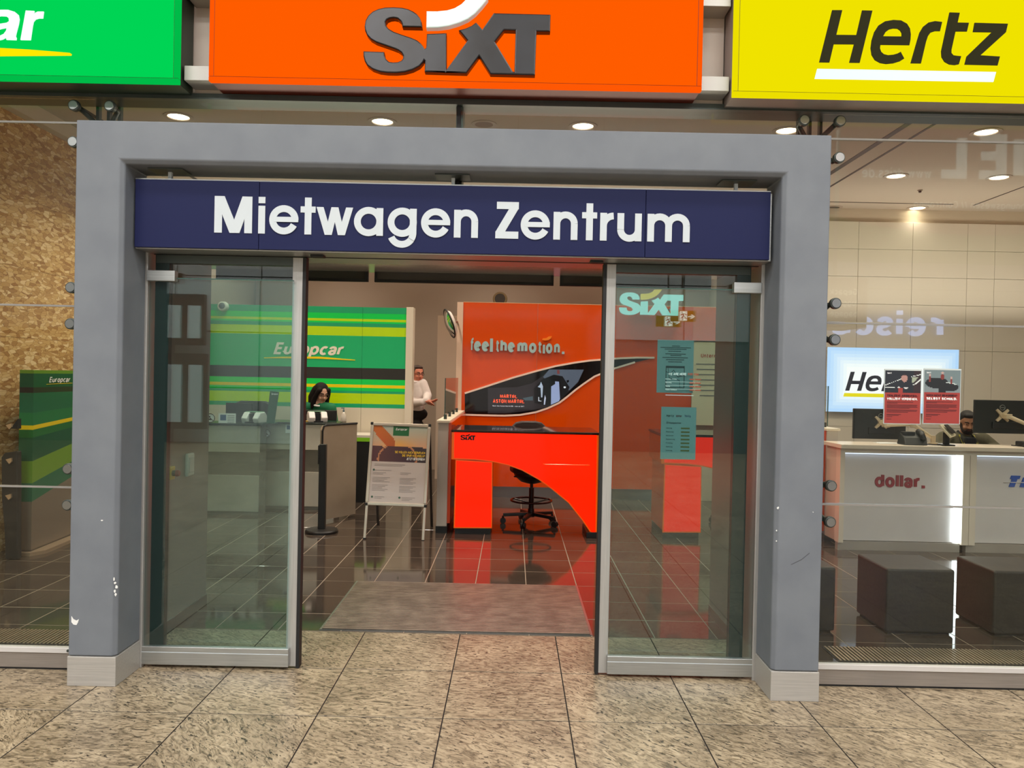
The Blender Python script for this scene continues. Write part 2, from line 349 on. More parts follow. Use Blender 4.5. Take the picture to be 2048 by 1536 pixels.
def poly_px(mb, pts, y, t): return mb.prism([Y(u, v, y) for u, v in pts], (0, t, 0))
def picture(name, O, ux, uz, nx, ny, fn, parent, rough=0.5, emit=0.0):
    """a flat printed sheet: vertex colours from fn(s, t) -> sRGB"""
    vs = [O + ux * (i / nx) + uz * (j / ny) for j in range(ny + 1) for i in range(nx + 1)]
    mb = MB().add(vs, [(j * (nx + 1) + i, j * (nx + 1) + i + 1, (j + 1) * (nx + 1) + i + 1, (j + 1) * (nx + 1) + i) for j in range(ny) for i in range(nx)])
    key = 'printed_sheet%s' % ('_lit' if emit else '')
    if key not in MATS:
        m = mat(key, (200, 200, 200), rough); a = N(m, 'ShaderNodeVertexColor'); a.layer_name = 'print'; b = m.node_tree.nodes['Principled BSDF']
        if emit:
            b.inputs['Base Color'].default_value = (0.01, 0.01, 0.01, 1); L(m, a.outputs[0], b.inputs['Emission Color']); b.inputs['Emission Strength'].default_value = emit; b.inputs['Roughness'].default_value = 0.1
        else: L(m, a.outputs[0], b.inputs['Base Color'])
    o = obj(name, mb, MATS[key], parent, calc=False)
    at = o.data.attributes.new('print', 'FLOAT_COLOR', 'CORNER')
    for p in o.data.polygons:
        k = p.index; i, j = k % nx, k // nx; c = lin(fn((i + .5) / nx, (j + .5) / ny))
        for li in p.loop_indices: at.data[li].color = c
    return o

# ================================================================ SETTING
CZ = 4.0            # shop ceiling
XL, XR, YB, YF = -4.46, 8.2, 6.6, 9.6
def tiles(parent, name, x0, y0, dx, dy, i0, i1, j0, j1, m, h, gap, keep=lambda i, j: True, limit=300):
    me = None; n = 0; rest = MB()
    for j in range(j0, j1):
        for i in range(i0, i1):
            if not keep(i, j): continue
            cx, cy = x0 + (i + .5) * dx, y0 + (j + .5) * dy; a, b = dx / 2 - gap / 2, dy / 2 - gap / 2
            if n >= limit: rest.box(cx - a, cy - b, -h, cx + a, cy + b, 0); continue
            if me is None:
                o = obj(name, bx(-a, -b, -h, a, b, 0), m, parent, local=True); me = o.data
                bm = bmesh.new(); bm.from_mesh(me); bmesh.ops.bevel(bm, geom=[e for e in bm.edges if all(v.co.z > -h / 2 for v in e.verts)], offset=0.0012, segments=1, affect='EDGES'); bm.to_mesh(me); bm.free()
            else: o = bpy.data.objects.new(name, me); C.objects.link(o); o.parent = parent
            o.location = (cx, cy, 0); n += 1
    if rest.v: tag(obj(name + '_field', rest, m, parent, local=True), kind='stuff')
# concourse floor of granite
fl = struct('floor', bx(-16, -14, -.06, 16, .934, -.0012), DKJOINT, 'speckled beige granite concourse floor in front of the portal', 'floor', local=True)
# granite tiles: column lines at x=-0.3006+0.6k, row lines at y=-0.29+0.6k
tiles(fl, 'tile', -0.3006, -0.29, 0.6, 0.6, -8, 9, -4, 1, GRANITE, .02, .006)
tiles(fl, 'tile', -0.3006, 0.31, 0.6, 0.62, -3, 3, 0, 1, GRANITE, .02, .006)
out = MB()
for j in range(-22, 1):
    for i in range(-26, 27):
        if -8 <= i < 9 and -4 <= j < 1: continue
        cx, cy = -0.3006 + (i + .5) * .6, -.29 + (j + .5) * .6; out.box(cx - .297, cy - .297, -.02, cx + .297, cy + .297, 0)
tag(obj('tile_field', out, GRANITE, fl, local=True), kind='stuff')
# shop floor of dark glossy tiles
fs = struct('floor.001', bx(XL - .3, .9345, -.10, XR, YF, -.0008), GROUT, 'dark glossy tiled shop floor with pale joints', 'floor', local=True)
DX, DY, TX, TY = 0.397, 0.42, 0.135, 2.553
def keepd(i, j):
    x, y = TX + (i + .5) * DX, TY + (j + .5) * DY
    return not (-2.15 < x < 1.45 and y < .9)
tiles(fs, 'tile', TX, .936, DX, .354, -12, 17, 0, 1, DKTILE, .012, .006)
tiles(fs, 'tile', TX, TY, DX, DY, -12, 17, -3, 6, DKTILE, .012, .006, keepd, 270)
rest = MB()
for j in range(-6, 17):
    for i in range(-12, 21):
        if (-12 <= i < 17 and -4 <= j < 6): continue
        x, y = TX + (i + .5) * DX, TY + (j + .5) * DY
        if (-2.15 < x < 1.45 and y < .95) or (y < .95 and j == -4): continue
        if x > XR or y > YF or y < .95: continue
        rest.box(x - DX / 2 + .003, y - DY / 2 + .003, -.012, x + DX / 2 - .003, y + DY / 2 - .003, 0)
tag(obj('tile_field', rest, DKTILE, fs, local=True), kind='stuff')
for x0, x1 in ((XL - .3, -2.21), (1.495, XR)):
    m = MB(); k = 0
    for j in (0, 1):
        for i in range(-14, 22):
            a, b = max(x0, TX + i * DX + .003), min(x1, TX + (i + 1) * DX - .003)
            if b - a > .03: m.box(a, .245 + j * .345 + .003, -.012, b, .245 + (j + 1) * .345 - .003, .0002)
    obj('slab', bx(x0, .24, -.10, x1, .9345, -.0006), GROUT, fs, local=True); tag(obj('tile_field', m, DKTILE, fs, local=True), kind='stuff')
# walls of the shop
wl = struct('wall_left', bx(XL - .2, .3, 0, XL - .02, YF, CZ), CREAM, 'side wall of the shop clad in raw strand board', 'wall', local=True)
zs = [0.0, 0.63, 1.26, 1.89, 2.52, 3.15, 3.86]
for k in range(6):
    for y0, y1 in ((.3, 2.1), (2.1, 4.3), (4.3, 6.5)):
        s = .0 if k % 2 else .5
        obj('board', bx(XL - .02, max(.3, y0 + s) + .001, zs[k] + .001, XL + .0, min(6.5, y1 + s) - .001, zs[k + 1] - .001), OSB, wl)
struct('trim_1', bx(XL - .02, .3, 3.86, XL + .09, 6.6, 4.0), CREAM, 'white cornice strip above the strand board wall', 'cornice')
wb = struct('wall_back', bx(3.46, YB + .03, 0, XR, YB + .15, CZ), CREAM, 'pale panelled back wall behind the white counter', 'wall', local=True)
# panels of the back wall: measured joints
pz = [0, .62, 1.0, 1.37, 1.74, 2.11, 2.48, 2.85, 3.09, 3.46, 3.8]
px = [3.47, 3.88, 4.62, 5.35, 6.09, 6.46, 7.2, 7.9]
PANEL = mat('wall_panel_cream', (222, 212, 198), 0.45)
for a, b in zip(px, px[1:]):
    for c, d in zip([0, 1.05, 2.1, 2.71, 3.08, 3.45], [1.05, 2.1, 2.71, 3.08, 3.45, 3.82]):
        obj('panel', bx(a + .002, YB, c + .002, b - .002, YB + .03, d - .002), PANEL, wb, bev=.002, seg=1)
struct('wall_right', bx(7.95, .3, 0, 8.1, YF, CZ), CREAM, 'cream wall closing the shop beyond the white counter', 'wall')
struct('wall_far', bx(XL, YF - .1, 0, 3.6, YF, CZ), GREIGE, 'greige wall high above the green and orange partitions', 'wall')
struct('wall_corridor', bx(3.34, YB + .1, 0, 3.46, YF - .1, CZ), CREAM, 'cream wall between the corridor and the back of the shop', 'wall')
# ceiling
ce = struct('ceiling', bx(XL - .2, .34, CZ, XR, YF, CZ + .12), CEILM, 'pale shop ceiling with recessed lamps', 'ceiling', local=True)
for (u0, v0, u1, v1, ww) in ((1880, 222, 1660, 335, .06), (1920, 222, 1660, 370, .028)):
    a, b = F(u0, v0, CZ), F(u1, v1, CZ); x = (a.x + b.x) / 2
    obj('slot', bx(x - ww / 2, .4, CZ - .003, x + ww / 2, 6.3, CZ + .01), BLACK, ce)
a, b = F(2048, 373, CZ), F(1880, 434, CZ); obj('slot', bx(a.x - .01, .4, CZ - .003, a.x + .01, 6.3, CZ + .01), BLACK, ce)
obj('slot', bx(3.4, 6.26, CZ - .003, 5.7, 6.285, CZ + .01), BLACK, ce)
a = F(100, 190, CZ); obj('slot', bx(-4.02, .4, CZ - .003, -3.97, 6.3, CZ + .01), BLACK, ce)
# front fascia above the glass
FZ = 3.075
PANELF = mat('fascia_panel', (196, 184, 172), 0.5)
wf = struct('wall_front', bx(-16, .24, FZ, 16, .34, HALL_Z), PANELF, 'beige fascia wall above the shop front carrying the lightboxes', 'wall', local=True)
for x0, x1 in ((-5.4, -1.83), (-1.826, -.37), (-.366, 1.09), (1.094, 5.4)):
    obj('panel', bx(x0, .2, FZ + .02, x1 - .004, .24, 4.6), PANELF, wf)
obj('frame', bx(-6, .18, FZ - .004, 6, .34, FZ + .026), GUN, wf)
# concourse: far wall, ceiling (only mirrored in the glass)
HY = -13.0
HALLW = mat('hall_panel', (186, 190, 192), 0.4)
hw = struct('wall_hall', bx(-16, HY - .3, 0, 16, HY - .03, HALL_Z), mat('hall_wall_joint', (96, 98, 100), .6), 'pale panelled wall on the other side of the concourse, mirrored in the glass', 'wall', local=True)
for i in range(-8, 8):
    for j in range(6):
        if j < 2 and i in (-6, -5, 1, 2, 5): continue
        obj('panel', bx(i * 1.9 + .015, HY - .03, j * 1.25 + .012, (i + 1) * 1.9 - .015, HY, (j + 1) * 1.25 - .012), HALLW, hw)
struct('ceiling.001', bx(-16, -14, HALL_Z, 16, .3, HALL_Z + .1), mat('hall_ceiling', (214, 214, 212), .8), 'white concourse ceiling high over the shop front', 'ceiling')

# ---------------------------------------------------------------- portal
DP = .26
def portal():
    mb = MB(); xo0, xo1, zo = -2.249, 1.594, 2.891; xi0, xi1, zi = -2.006, 1.352, 2.676; c = .022
    def fr(y, e):  # one section ring
        return [(xo0, y, .155), (xo0, y, zo), (xo1, y, zo), (xo1, y, .155)], [(xi0 - e, y, .155), (xi0 - e, y, zi + e), (xi1 + e, y, zi + e), (xi1 + e, y, .155)]
    o0, i0 = fr(0, c); o1, i1 = fr(DP, 0); _, im = fr(c, 0)
    v = o0 + i0 + im + i1 + o1; k = lambda s, j: s * 4 + j; f = []
    for s0, s1 in ((0, 1), (1, 2), (2, 3), (3, 4), (4, 0)):
        for j in range(3): f.append((k(s0, j), k(s0, j + 1), k(s1, j + 1), k(s1, j)))
    for j in (0, 3): f.append((k(0, j), k(1, j), k(2, j), k(3, j), k(4, j)))
    return mb.add(v, f)
po = thing('trim_2', 'thick grey painted portal frame around the sliding doors, chipped near its foot', 'portal', (-.33, 0, 0), kind='structure')
obj('frame', portal(), PORTAL, po, bev=.006)
for x0, x1 in ((-2.252, -2.003), (1.349, 1.597)):
    obj('plinth', bx(x0, -.004, 0, x1, DP, .152), STEEL, po, bev=.003)
CHIP = mat('bare_plaster', (228, 228, 224), 0.8)
def chip(u, v, r, y=-.0012, n=9, sx=1, sz=1):
    c = Y(u, v, 0); pts = [(c.x + r * sx * math.cos(6.283 * i / n) * random.uniform(.5, 1.1), y, c.z + r * sz * math.sin(6.283 * i / n) * random.uniform(.5, 1.1)) for i in range(n)]
    obj('chip', MB().prism(pts, (0, .002, 0)), CHIP, po)
c = [Y(u, v, 0) for u, v in ((143, 1232), (147, 1238), (153, 1241), (158, 1238), (156, 1245), (153, 1250), (147, 1249), (143, 1244))]
obj('chip', MB().prism([(p.x, -.0012, p.z) for p in c], (0, .002, 0)), CHIP, po)
for u, v, r, sz in ((228, 1158, .006, 2), (230, 1166, .008, 1.2), (233, 1174, .008, 1.5), (230, 1182, .007, 1.3), (231, 1189, .008, 1.2), (204, 1041, .007, .6), (1556, 1016, .006, 1.4), (1553, 1061, .004, 1.5), (1626, 1024, .003, 1), (1553, 1082, .004, 1)): chip(u, v, r, sz=sz)
for p, q in (((1582, 1129), (1619, 1106)),):
    a, b = Y(*p, 0), Y(*q, 0); obj('scratch', MB().tube([(a.x, 0, a.z), ((a.x + b.x) / 2 + .006, 0, (a.z + b.z) / 2 - .004), (b.x, 0, b.z)], .0018, 5), mat('scuff', (70, 72, 76), .7), po)

# inner aluminium door frame + header + lobby box
df = thing('trim_3', 'aluminium door frame with a header running inside the portal', 'door frame', (-.33, .3, 0), kind='structure')
JZ = 2.262
for x0, x1 in ((-2.04, -1.995), (1.335, 1.38)): obj('jamb', bx(x0, DP, 0, x1, .50, JZ + .3), ALUZ, df, bev=.003)
obj('header', bx(-2.0, .125, JZ, 1.34, .52, 2.62), ALU, df, bev=.003)
for x0, x1 in ((-1.1, -1.03), (.40, .47)): obj('sensor', bx(x0, .2, JZ - .012, x1, .26, JZ), BLACK, df, bev=.003)
obj('guide_slot', bx(-1.98, .298, JZ - .003, 1.33, .31, JZ + .01), BLACK, df)
SIDE = mat('lobby_cheek_panel', (128, 118, 110), 0.3)
for nm, x0, x1, xf in (('wall_entry_left', -2.20, -2.112, -2.112), ('wall_entry_right', 1.40, 1.488, 1.40)):
    t = struct(nm, bx(x0, .50, 0, x1, 1.46, 2.35), SIDE, 'taupe side cheek of the entry lobby behind the %s sliding door' % ('green-lit' if 'left' in nm else 'papered'), 'wall', bev=.003, local=True)
    obj('skirting', bx(x0 - .004 if xf == x0 else x1, .50, 0, x0 if xf == x0 else x1 + .006, 1.46, .07), DULLM, t, local=True)
lb = struct('ceiling.002', bx(-2.2, .52, 2.335, 1.49, 1.47, 2.50), SOFFIT, 'polished metal soffit over the entry lobby', 'ceiling')
for k, (u0, u1) in enumerate(((434, 737), (750, 1107), (1120, 1421))):
    a, b = Y(u0, 550, 1.45), Y(u1, 565, 1.45); t = thing('transom_panel', ['dark framed transom strip above the green partition', 'dark framed transom strip over the doorway centre', 'dark framed transom strip above the papered door'][k], 'transom', (a.x, 1.45, 2.27), 'transom strips under the lobby soffit')
    obj('frame', bx(a.x, 1.43, 2.266, b.x, 1.46, 2.336), BLACK, t); obj('pane', bx(a.x + .02, 1.424, 2.284, b.x - .02, 1.43, 2.334), mat('transom_dark', (52, 48, 42), .2), t)

# ---------------------------------------------------------------- sliding leaves and guard screens
def leaf(name, xs0, xs1, xa, xb, stile_right, label):
    t = thing(name, label, 'sliding door', ((xa + xb) / 2, .32, 0), kind='structure')
    obj('stile', bx(xs0, .296, .012, xs1, .345, JZ - .005), ALUZ, t, bev=.002)
    g0, g1 = (xs1, xs1 + .018) if stile_right else (xs0 - .018, xs0)
    obj('gasket', bx(g0, .292, .005, g1, .345, JZ - .006), BLACK, t)
    obj('pane', bx(xa, .316, .10, xb, .326, JZ - .05), DGLASS, t)
    obj('top_rail', bx(xa, .296, JZ - .05, xb, .345, JZ - .005), GUN, t)
    obj('bottom_rail', bx(xa, .30, .012, xb, .345, .10), GUN, t)
    e0, e1 = (xa - .006, xa + .07) if stile_right else (xb - .07, xb + .006)
    obj('edge_stile', bx(e0, .30, .012, e1, .345, JZ - .005), DKGREEN, t)
    return t
leaf('door_1', -1.218, -1.162, -1.965, -1.218, True, 'glass sliding leaf standing open in front of the green counter')
leaf('door_2', .500, .552, .552, 1.285, False, 'glass sliding leaf standing open with papers stuck on it')
def screen(xa, xb, bx0, bx1, label, left):
    t = thing('guard_screen', label, 'screen', ((xa + xb) / 2, .26, 0), 'fixed guard screens before the door leaves')
    obj('base_rail', bx(xa, .262, .018, xb, .292, .118), ALU, t, bev=.003)
    obj('rail_line', bx(xa, .2605, .086, xb, .264, .089), OFFW, t)
    obj('pane', bx(xa + .01, .273, .115, xb - .01, .281, 2.128), DGLASS, t)
    obj('edge', bx(xa + .01, .2725, 2.125, xb - .01, .2815, 2.130), EDGEG, t)
    o = obj('bracket', bx(bx0, .245, 2.108, bx1, .29, 2.166), ALU, t, bev=.003)
    return t
screen(-2.0, -1.195, -1.995, -1.842, 'clear guard screen with steel clamp before the leaf by the strand board', True)
screen(.545, 1.345, 1.184, 1.335, 'clear guard screen with steel clamp before the papered leaf', False)

p = Y(615, 520, .36); tag(obj('door_tag', bx(p.x - .008, .355, JZ - .045, p.x + .008, .362, JZ), mat('tag_red', (150, 30, 34), .5), bev=.002), 'small red tag hanging under the header beside the open leaf stile', 'tag')
# ---------------------------------------------------------------- point-fixed glass front
def glazing(name, x0, x1, zr, label):
    t = thing(name, label, 'window', ((x0 + x1) / 2, .2, 0), kind='structure')
    for z0, z1 in zip(zr, zr[1:]): obj('pane', bx(x0, .21, z0 + .006, x1, .222, z1 - .006), GLASS, t)
    for z in zr[1:-1]: obj('joint', bx(x0, .209, z - .005, x1, .2225, z + .005), mat('joint_grey', (138, 134, 128), .5), t)
    return t
g1 = glazing('window_1', -6.0, -2.278, [.115, .985, 1.96, 2.94, FZ], 'point-fixed glass front before the strand board wall')
g2 = glazing('window_2', 1.625, 6.5, [.115, .98, 1.955, 2.938, FZ], 'point-fixed glass front before the white counter')
g3 = thing('window_3', 'glass strip above the portal below the lightboxes', 'window', (-.3, .2, 2.9), kind='structure')
obj('pane', bx(-2.27, .21, 2.6, -.33, .222, FZ), GLASS, g3); obj('pane', bx(-.31, .21, 2.6, 1.617, .222, FZ), GLASS, g3)
obj('mullion', bx(-.335, .225, 2.6, -.298, .36, FZ), GUN, g3); obj('joint', bx(-.33, .209, 2.6, -.31, .2225, FZ), BLACK, g3)
# low sills
for k, (x0, x1) in enumerate(((-6.0, -2.255), (1.60, 6.5))):
    t = thing('trim_%d' % (4 + k), ['brushed steel sill below the glass by the strand board', 'brushed steel sill below the glass by the leather cubes'][k], 'sill', ((x0 + x1) / 2, .2, 0), kind='structure')
    obj('sill', bx(x0, .205, .012, x1, .28, .094), brushed('sill_steel', (140, 132, 124), .4, 'x', .4), t)
    obj('clamp_strip', bx(x0, .196, .094, x1, .232, .122), mat('bright_strip', (214, 210, 206), .5, .3), t, bev=.002)
    obj('foot_joint', bx(x0, .21, 0, x1, .28, .012), BLACK, t)
    for i in range(4):
        xx = (-2.36 - i * .52) if k == 0 else (2.8 + i * .6)
        obj('screw', MB().disc((xx, .194, .108), .008, (0, 1, 0), .004, 10), GUN, t)
    # floor grille inside
    gx0, gx1 = ((-5.0, -2.30) if k == 0 else (1.94, 6.4)); t = thing('floor_grille', ['slotted metal floor grille before the green kiosk', 'slotted metal floor grille before the leather cubes'][k], 'grille', ((gx0 + gx1) / 2, .7, 0))
    obj('frame', bx(gx0, .585, -.003, gx1, .835, .003), mat('grille_well', (34, 30, 27), .7), t)
    b = MB(); n = int((gx1 - gx0) / .0235)
    for i in range(n): x = gx0 + .012 + i * .0235; b.box(x, .59, .002, x + .012, .83, .0085)
    tag(obj('bar', b, mat('grille_bar', (190, 172, 148), .35, .7), t), kind='stuff')
# steel posts and spider fittings
def spider(x, z, label, arms=(0, 1, 2, 3)):
    t = thing('spider_fitting', label, 'glass fitting', (x, .3, z), 'steel spider fittings on the glass front')
    obj('hub', MB().ball((x, .33, z), .035), GUN, t, smooth=True)
    for k in arms:
        sx, sz = ((-1, 1), (1, 1), (-1, -1), (1, -1))[k]; d = V((x + sx * .096, .225, z + sz * .097))
        obj('arm', MB().tube([(x, .33, z), (x + sx * .05, .31, z + sz * .05), (d.x, .275, d.z), (d.x, .225, d.z)], .014, 8), GUN, t, smooth=True)
        obj('cap', MB().cyl((d.x, .212, d.z), (d.x, .185, d.z), .030, .030, 20), GUN, t, bev=.003)
        obj('disc', MB().cyl((d.x, .186, d.z), (d.x, .180, d.z), .025, .023, 20), DULLM, t)
for k, x in enumerate((-2.275, 1.616)):
    t = thing('steel_post', ['slim steel post behind the portal by the strand board', 'slim steel post behind the portal by the white counter'][k], 'post', (x, .42, 0), 'posts carrying the glass front')
    for dx in (-.06, .0, .06): obj('fin', bx(x + dx - .008, .36, 0, x + dx + .008, .39, CZ), GUN, t)
    nm = 'the strand board' if k == 0 else 'the white counter'
    spider(x, 2.93, 'spider fitting with two discs standing clear above the portal corner by ' + nm)
    if k == 0: spider(x, 1.96, 'spider fitting at mid height of the portal by ' + nm, (0, 2)); spider(x, .99, 'spider fitting at knee height of the portal before the green kiosk', (0, 2))
    else: spider(x, 1.96, 'spider fitting at mid height of the portal by ' + nm, (1, 3)); spider(x, .985, 'spider fitting at knee height of the portal by ' + nm, (1, 3))
# ribbed entrance mat
t = thing('entrance_mat', 'ribbed metal entrance mat on the dark tiles inside the doorway', 'mat', (-.33, 1.54, 0))
obj('frame', bx(-1.195, .955, 0, .538, 2.13, .004), DULLM, t); obj('base', bx(-1.18, .962, .003, .523, 2.118, .005), mat('mat_rubber', (26, 22, 20), .9, 0, 0, None, .1), t)
b = MB(); n = 38
for i in range(n): y = .966 + i * (1.152 / n); b.box(-1.178, y, .004, .521, y + .017, .0105)
tag(obj('rib', b, noisy('mat_rib', (136, 120, 108), (164, 147, 132), 9, .38, .5), t), kind='stuff')

# ================================================================ SIGNS
def curve_mesh(name, loops, P, m, parent, ext, bev=0.0):
    """loops: 2D outlines (holes allowed); P maps (a, b) -> 2D metres; extruded towards -y"""
    cu = bpy.data.curves.new(name, 'CURVE'); cu.dimensions = '2D'; cu.fill_mode = 'BOTH'; cu.extrude = ext / 2; cu.bevel_depth = bev; cu.bevel_resolution = 1; cu.offset = -bev
    for lp in loops:
        s = cu.splines.new('POLY'); s.points.add(len(lp) - 1); s.use_cyclic_u = True
        for q, p in zip(s.points, lp): x, z = P(*p); q.co = (x, z, 0, 1)
    ob = bpy.data.objects.new(name, cu); me = bpy.data.meshes.new_from_object(ob); bpy.data.objects.remove(ob); bpy.data.curves.remove(cu)
    mb = MB(); mb.v = [V(v.co) for v in me.vertices]; mb.f = [tuple(p.vertices) for p in me.polygons]; bpy.data.meshes.remove(me)
    return mb
LB_ = []
def lightbox(label, u0, v0, u1, v1, col, stripcol, y=0.0, depth=.19, x0=None, x1=None, z1=4.35, strip=.026, em=1.0, side=(60, 50, 44)):
    a, b = Y(u0, v0, y), Y(u1, v1, y); x0 = a.x if x0 is None else x0; x1 = b.x if x1 is None else x1; z0 = (a.z + b.z) / 2
    t = thing('lightbox_sign', label, 'sign', ((x0 + x1) / 2, y, z0))
    LB_.append((x0, x1)); e = mat('lit_%d_%d_%d' % col, (0, 0, 0), .6, 0, em, col, 0); e2 = mat('lit_%d_%d_%d' % stripcol, (0, 0, 0), .6, 0, em, stripcol, 0)
    obj('face', bx(x0 + strip, y - .002, z0 + strip, x1 - strip, y + .01, z1), e, t)
    for k, q in enumerate(((x0, z0, x1, z0 + strip), (x0, z0 + strip, x0 + strip, z1), (x1 - strip, z0 + strip, x1, z1))):
        mb = MB(); xa, za, xb, zb = q; g = .003
        mb.box(xa + (g if k == 2 else 0), y - .002, za, xb - (g if k == 1 else 0), y + .03, zb - (g if k == 0 else 0)); obj('frame', mb, e2, t)
    obj('joint', bx(x0 + .002, y + .001, z0 + .002, x1 - .002, y + .03, z1), mat('sign_joint', (40, 28, 16), .6), t)
    obj('case', bx(x0 + .004, y + .03, z0 + .002, x1 - .004, y + depth, z1), mat('sign_case_%d' % side[0], side, .4, .2), t)
    return t, x0, x1, z0
SXT_S = [(832,205),(828,170),(815,140),(795,115),(770,98),(735,82),(695,73),(640,70),(580,72),(535,82),(495,100),(465,128),(448,160),(442,200),(446,230),(460,262),(485,288),(520,308),(570,325),(630,345),(670,360),(695,378),(707,400),(706,415),(695,430),(670,440),(640,442),(612,438),(592,420),(582,400),(578,372),(437,368),(438,400),(447,435),(465,465),(500,490),(550,507),(600,513),(660,514),(720,508),(775,492),(820,468),(843,442),(850,428),(856,434),(855,505),(1140,512),(1222,397),(1300,517),(1603,522),(1608,228),(1700,228),(1700,112),(1315,105),(1240,215),(1197,168),(1165,192),(1125,210),(1080,222),(1140,293),(1003,488),(998,242),(865,248),(862,340),(852,350),(840,330),(825,312),(800,292),(760,275),(700,256),(640,235),(605,215),(588,195),(584,172),(594,155),(615,146),(640,143),(665,148),(685,165),(695,185),(698,203)]
SXT_H = [(1388,220),(1465,222),(1463,500),(1452,497),(1328,300)]
SXT_W = [(860,95),(860,208),(940,206),(1010,196),(1080,175),(1140,148),(1190,110),(1235,60),(1275,8),(1130,8),(1095,45),(1050,72),(1000,88),(930,95)]
def sxt(parent, y, O, sx, sz, ext, m1, m2, bev=0.0, names=('letters', 'swoosh'), shear=.013):
    """O = world point of the logo's lower-left (crop 437,515); sx, sz metres per crop px"""
    P = lambda a, b: (O.x + (a - 437) * sx, O.z + (515 - b + (a - 437) * shear) * sz)
    for nm, loops, m in ((names[0], [SXT_S, SXT_H], m1), (names[1], [SXT_W], m2)):
        mb = curve_mesh(nm, loops, P, m, parent, ext, bev); mb.v = [V((p.x, y - ext / 2 + p.z, p.y)) for p in mb.v]
        obj(nm, mb, m, parent)
def c2(a, b): return 600 + a / 3.413, b / 3.413
t, x0, x1, z0 = lightbox('big orange lightbox with dark raised logo over the doorway', 417.5, 161, 1403, 183, (255, 92, 0), (255, 88, 4), side=(110, 34, 8))
a, b = Y(*c2(437, 513), -.01), Y(*c2(1603, 522), -.01); k = (b.x - a.x) / (1603 - 437)
LOGO = noisy('logo_dark_metal', (44, 42, 41), (52, 52, 54), 3, .28, .7)
sxt(t, -.002, a, k, k, .035, LOGO, mat('logo_pale', (196, 212, 208), .4, 0, .25), .006)
# green and yellow lightboxes
t, x0, x1, z0 = lightbox('bright green lightbox with white lettering cut by the frame edge', 0, 159, 356, 166, (0, 212, 84), (0, 186, 72), x0=-4.4, side=(34, 52, 38))
def c1(a, b): return a / 3.413, b / 3.413
LITW = mat('lit_white', (8, 8, 8), .3, 0, 1.0, (236, 255, 252)); LITY = mat('lit_yellow_line', (0, 0, 0), .6, 0, 1.0, (255, 232, 0), 0)
obj('letter', MB().prism([Y(*c1(u, v), -.004) for u, v in ((180, 75), (238, 78), (234, 104), (246, 90), (262, 82), (302, 82), (296, 128), (268, 128), (246, 135), (232, 152), (226, 180), (212, 276), (144, 275))], (0, -.006, 0)), LITW, t)
def PA(a, b): p = Y(*c1(a, b), -.004); return p.x, p.z
m = curve_mesh('letter', [[(-110,130),(-95,100),(-60,80),(0,70),(60,70),(105,84),(130,105),(136,135),(130,170),(114,230),(110,250),(116,262),(114,276),(48,274),(46,258),(20,272),(-30,282),(-80,275),(-100,245),(-92,205),(-60,180),(0,166),(50,158),(66,148),(64,128),(48,114),(10,112),(-20,118),(-40,140)], [(50,192),(10,200),(-25,212),(-38,232),(-25,246),(5,246),(30,234),(46,212)]], PA, None, None, .006)
m.v = [V((p.x, -.007 + p.z, p.y)) for p in m.v]; obj('letter', m, LITW, t)
O = Y(*c1(-960, 262), -.004); Q = Y(*c1(-112, 276), -.004)
for i in range(6): m = MB(); text(m, 'Europc', O, Q - O, V((0, 0, 290 / 3.413 * 4.0 / FPX)), sw=.2, shear=.22, t=V((0, -.006, 0)), gap=.07, only=i); obj('letter', m, LITW, t)
obj('underline', MB().prism([Y(*c1(u, v), -.004) for u, v in ((-900, 352), (-400, 322), (0, 330), (200, 341), (400, 357), (480, 364), (491, 371), (488, 381), (200, 383), (-400, 388), (-900, 366))], (0, -.006, 0)), LITY, t)
t, x0, x1, z0 = lightbox('yellow lightbox with black slanted lettering over a white bar', 1466, 193, 2046, 202, (240, 226, 0), (236, 222, 0), x1=4.6, side=(150, 138, 130))
def c4(a, b): return 1560 + a / 4.197, b / 4.197
HZ_L = [[[(437,86),(522,86),(472,293),(640,295),(688,88),(775,90),(668,528),(580,527),(620,373),(450,372),(414,525),(328,524)]],
 [[(1042,492),(1005,515),(950,532),(890,538),(840,530),(795,505),(768,462),(760,405),(768,340),(790,270),(825,215),(880,180),(950,168),(1015,172),(1065,200),(1090,240),(1097,290),(1094,335),(1085,380),(842,377),(838,405),(848,435),(870,455),(905,464),(950,460),(985,450),(1012,435)], [(865,305),(885,270),(915,248),(950,240),(985,242),(1008,258),(1020,280),(1020,307)]],
 [[(1095,532),(1150,340),(1170,275),(1200,225),(1245,190),(1300,178),(1360,185),(1342,262),(1300,262),(1262,275),(1240,305),(1225,350),(1182,533)]],
 [[(1422,105),(1508,108),(1490,190),(1585,192),(1568,265),(1472,265),(1438,420),(1438,445),(1455,465),(1490,470),(1520,472),(1500,540),(1465,547),(1420,542),(1380,520),(1355,480),(1352,430),(1365,370)]],
 [[(1632,192),(1912,200),(1895,272),(1682,465),(1845,475),(1825,550),(1548,543),(1565,475),(1775,272),(1618,270)]]]
HZ_B = [(312,578),(1813,605),(1790,688),(290,662)]
def hz(parent, y, P, ext, m1, m2):
    for lp in HZ_L:
        mb = curve_mesh('letter', lp, P, m1, parent, ext); mb.v = [V((p.x, y - ext / 2 + p.z, p.y)) for p in mb.v]; obj('letter', mb, m1, parent)
    mb = curve_mesh('underline', [HZ_B], P, m2, parent, ext); mb.v = [V((p.x, y - ext / 2 + p.z, p.y)) for p in mb.v]; obj('underline', mb, m2, parent)
def PH(a, b): p = Y(*c4(a, b), -.004); return p.x, p.z
hz(t, -.002, PH, .004, mat('vinyl_dark_olive', (40, 39, 20), .6, 0, 0, None, .05), mat('lit_bar', (8, 8, 8), .3, 0, 1.0, (232, 250, 252)))
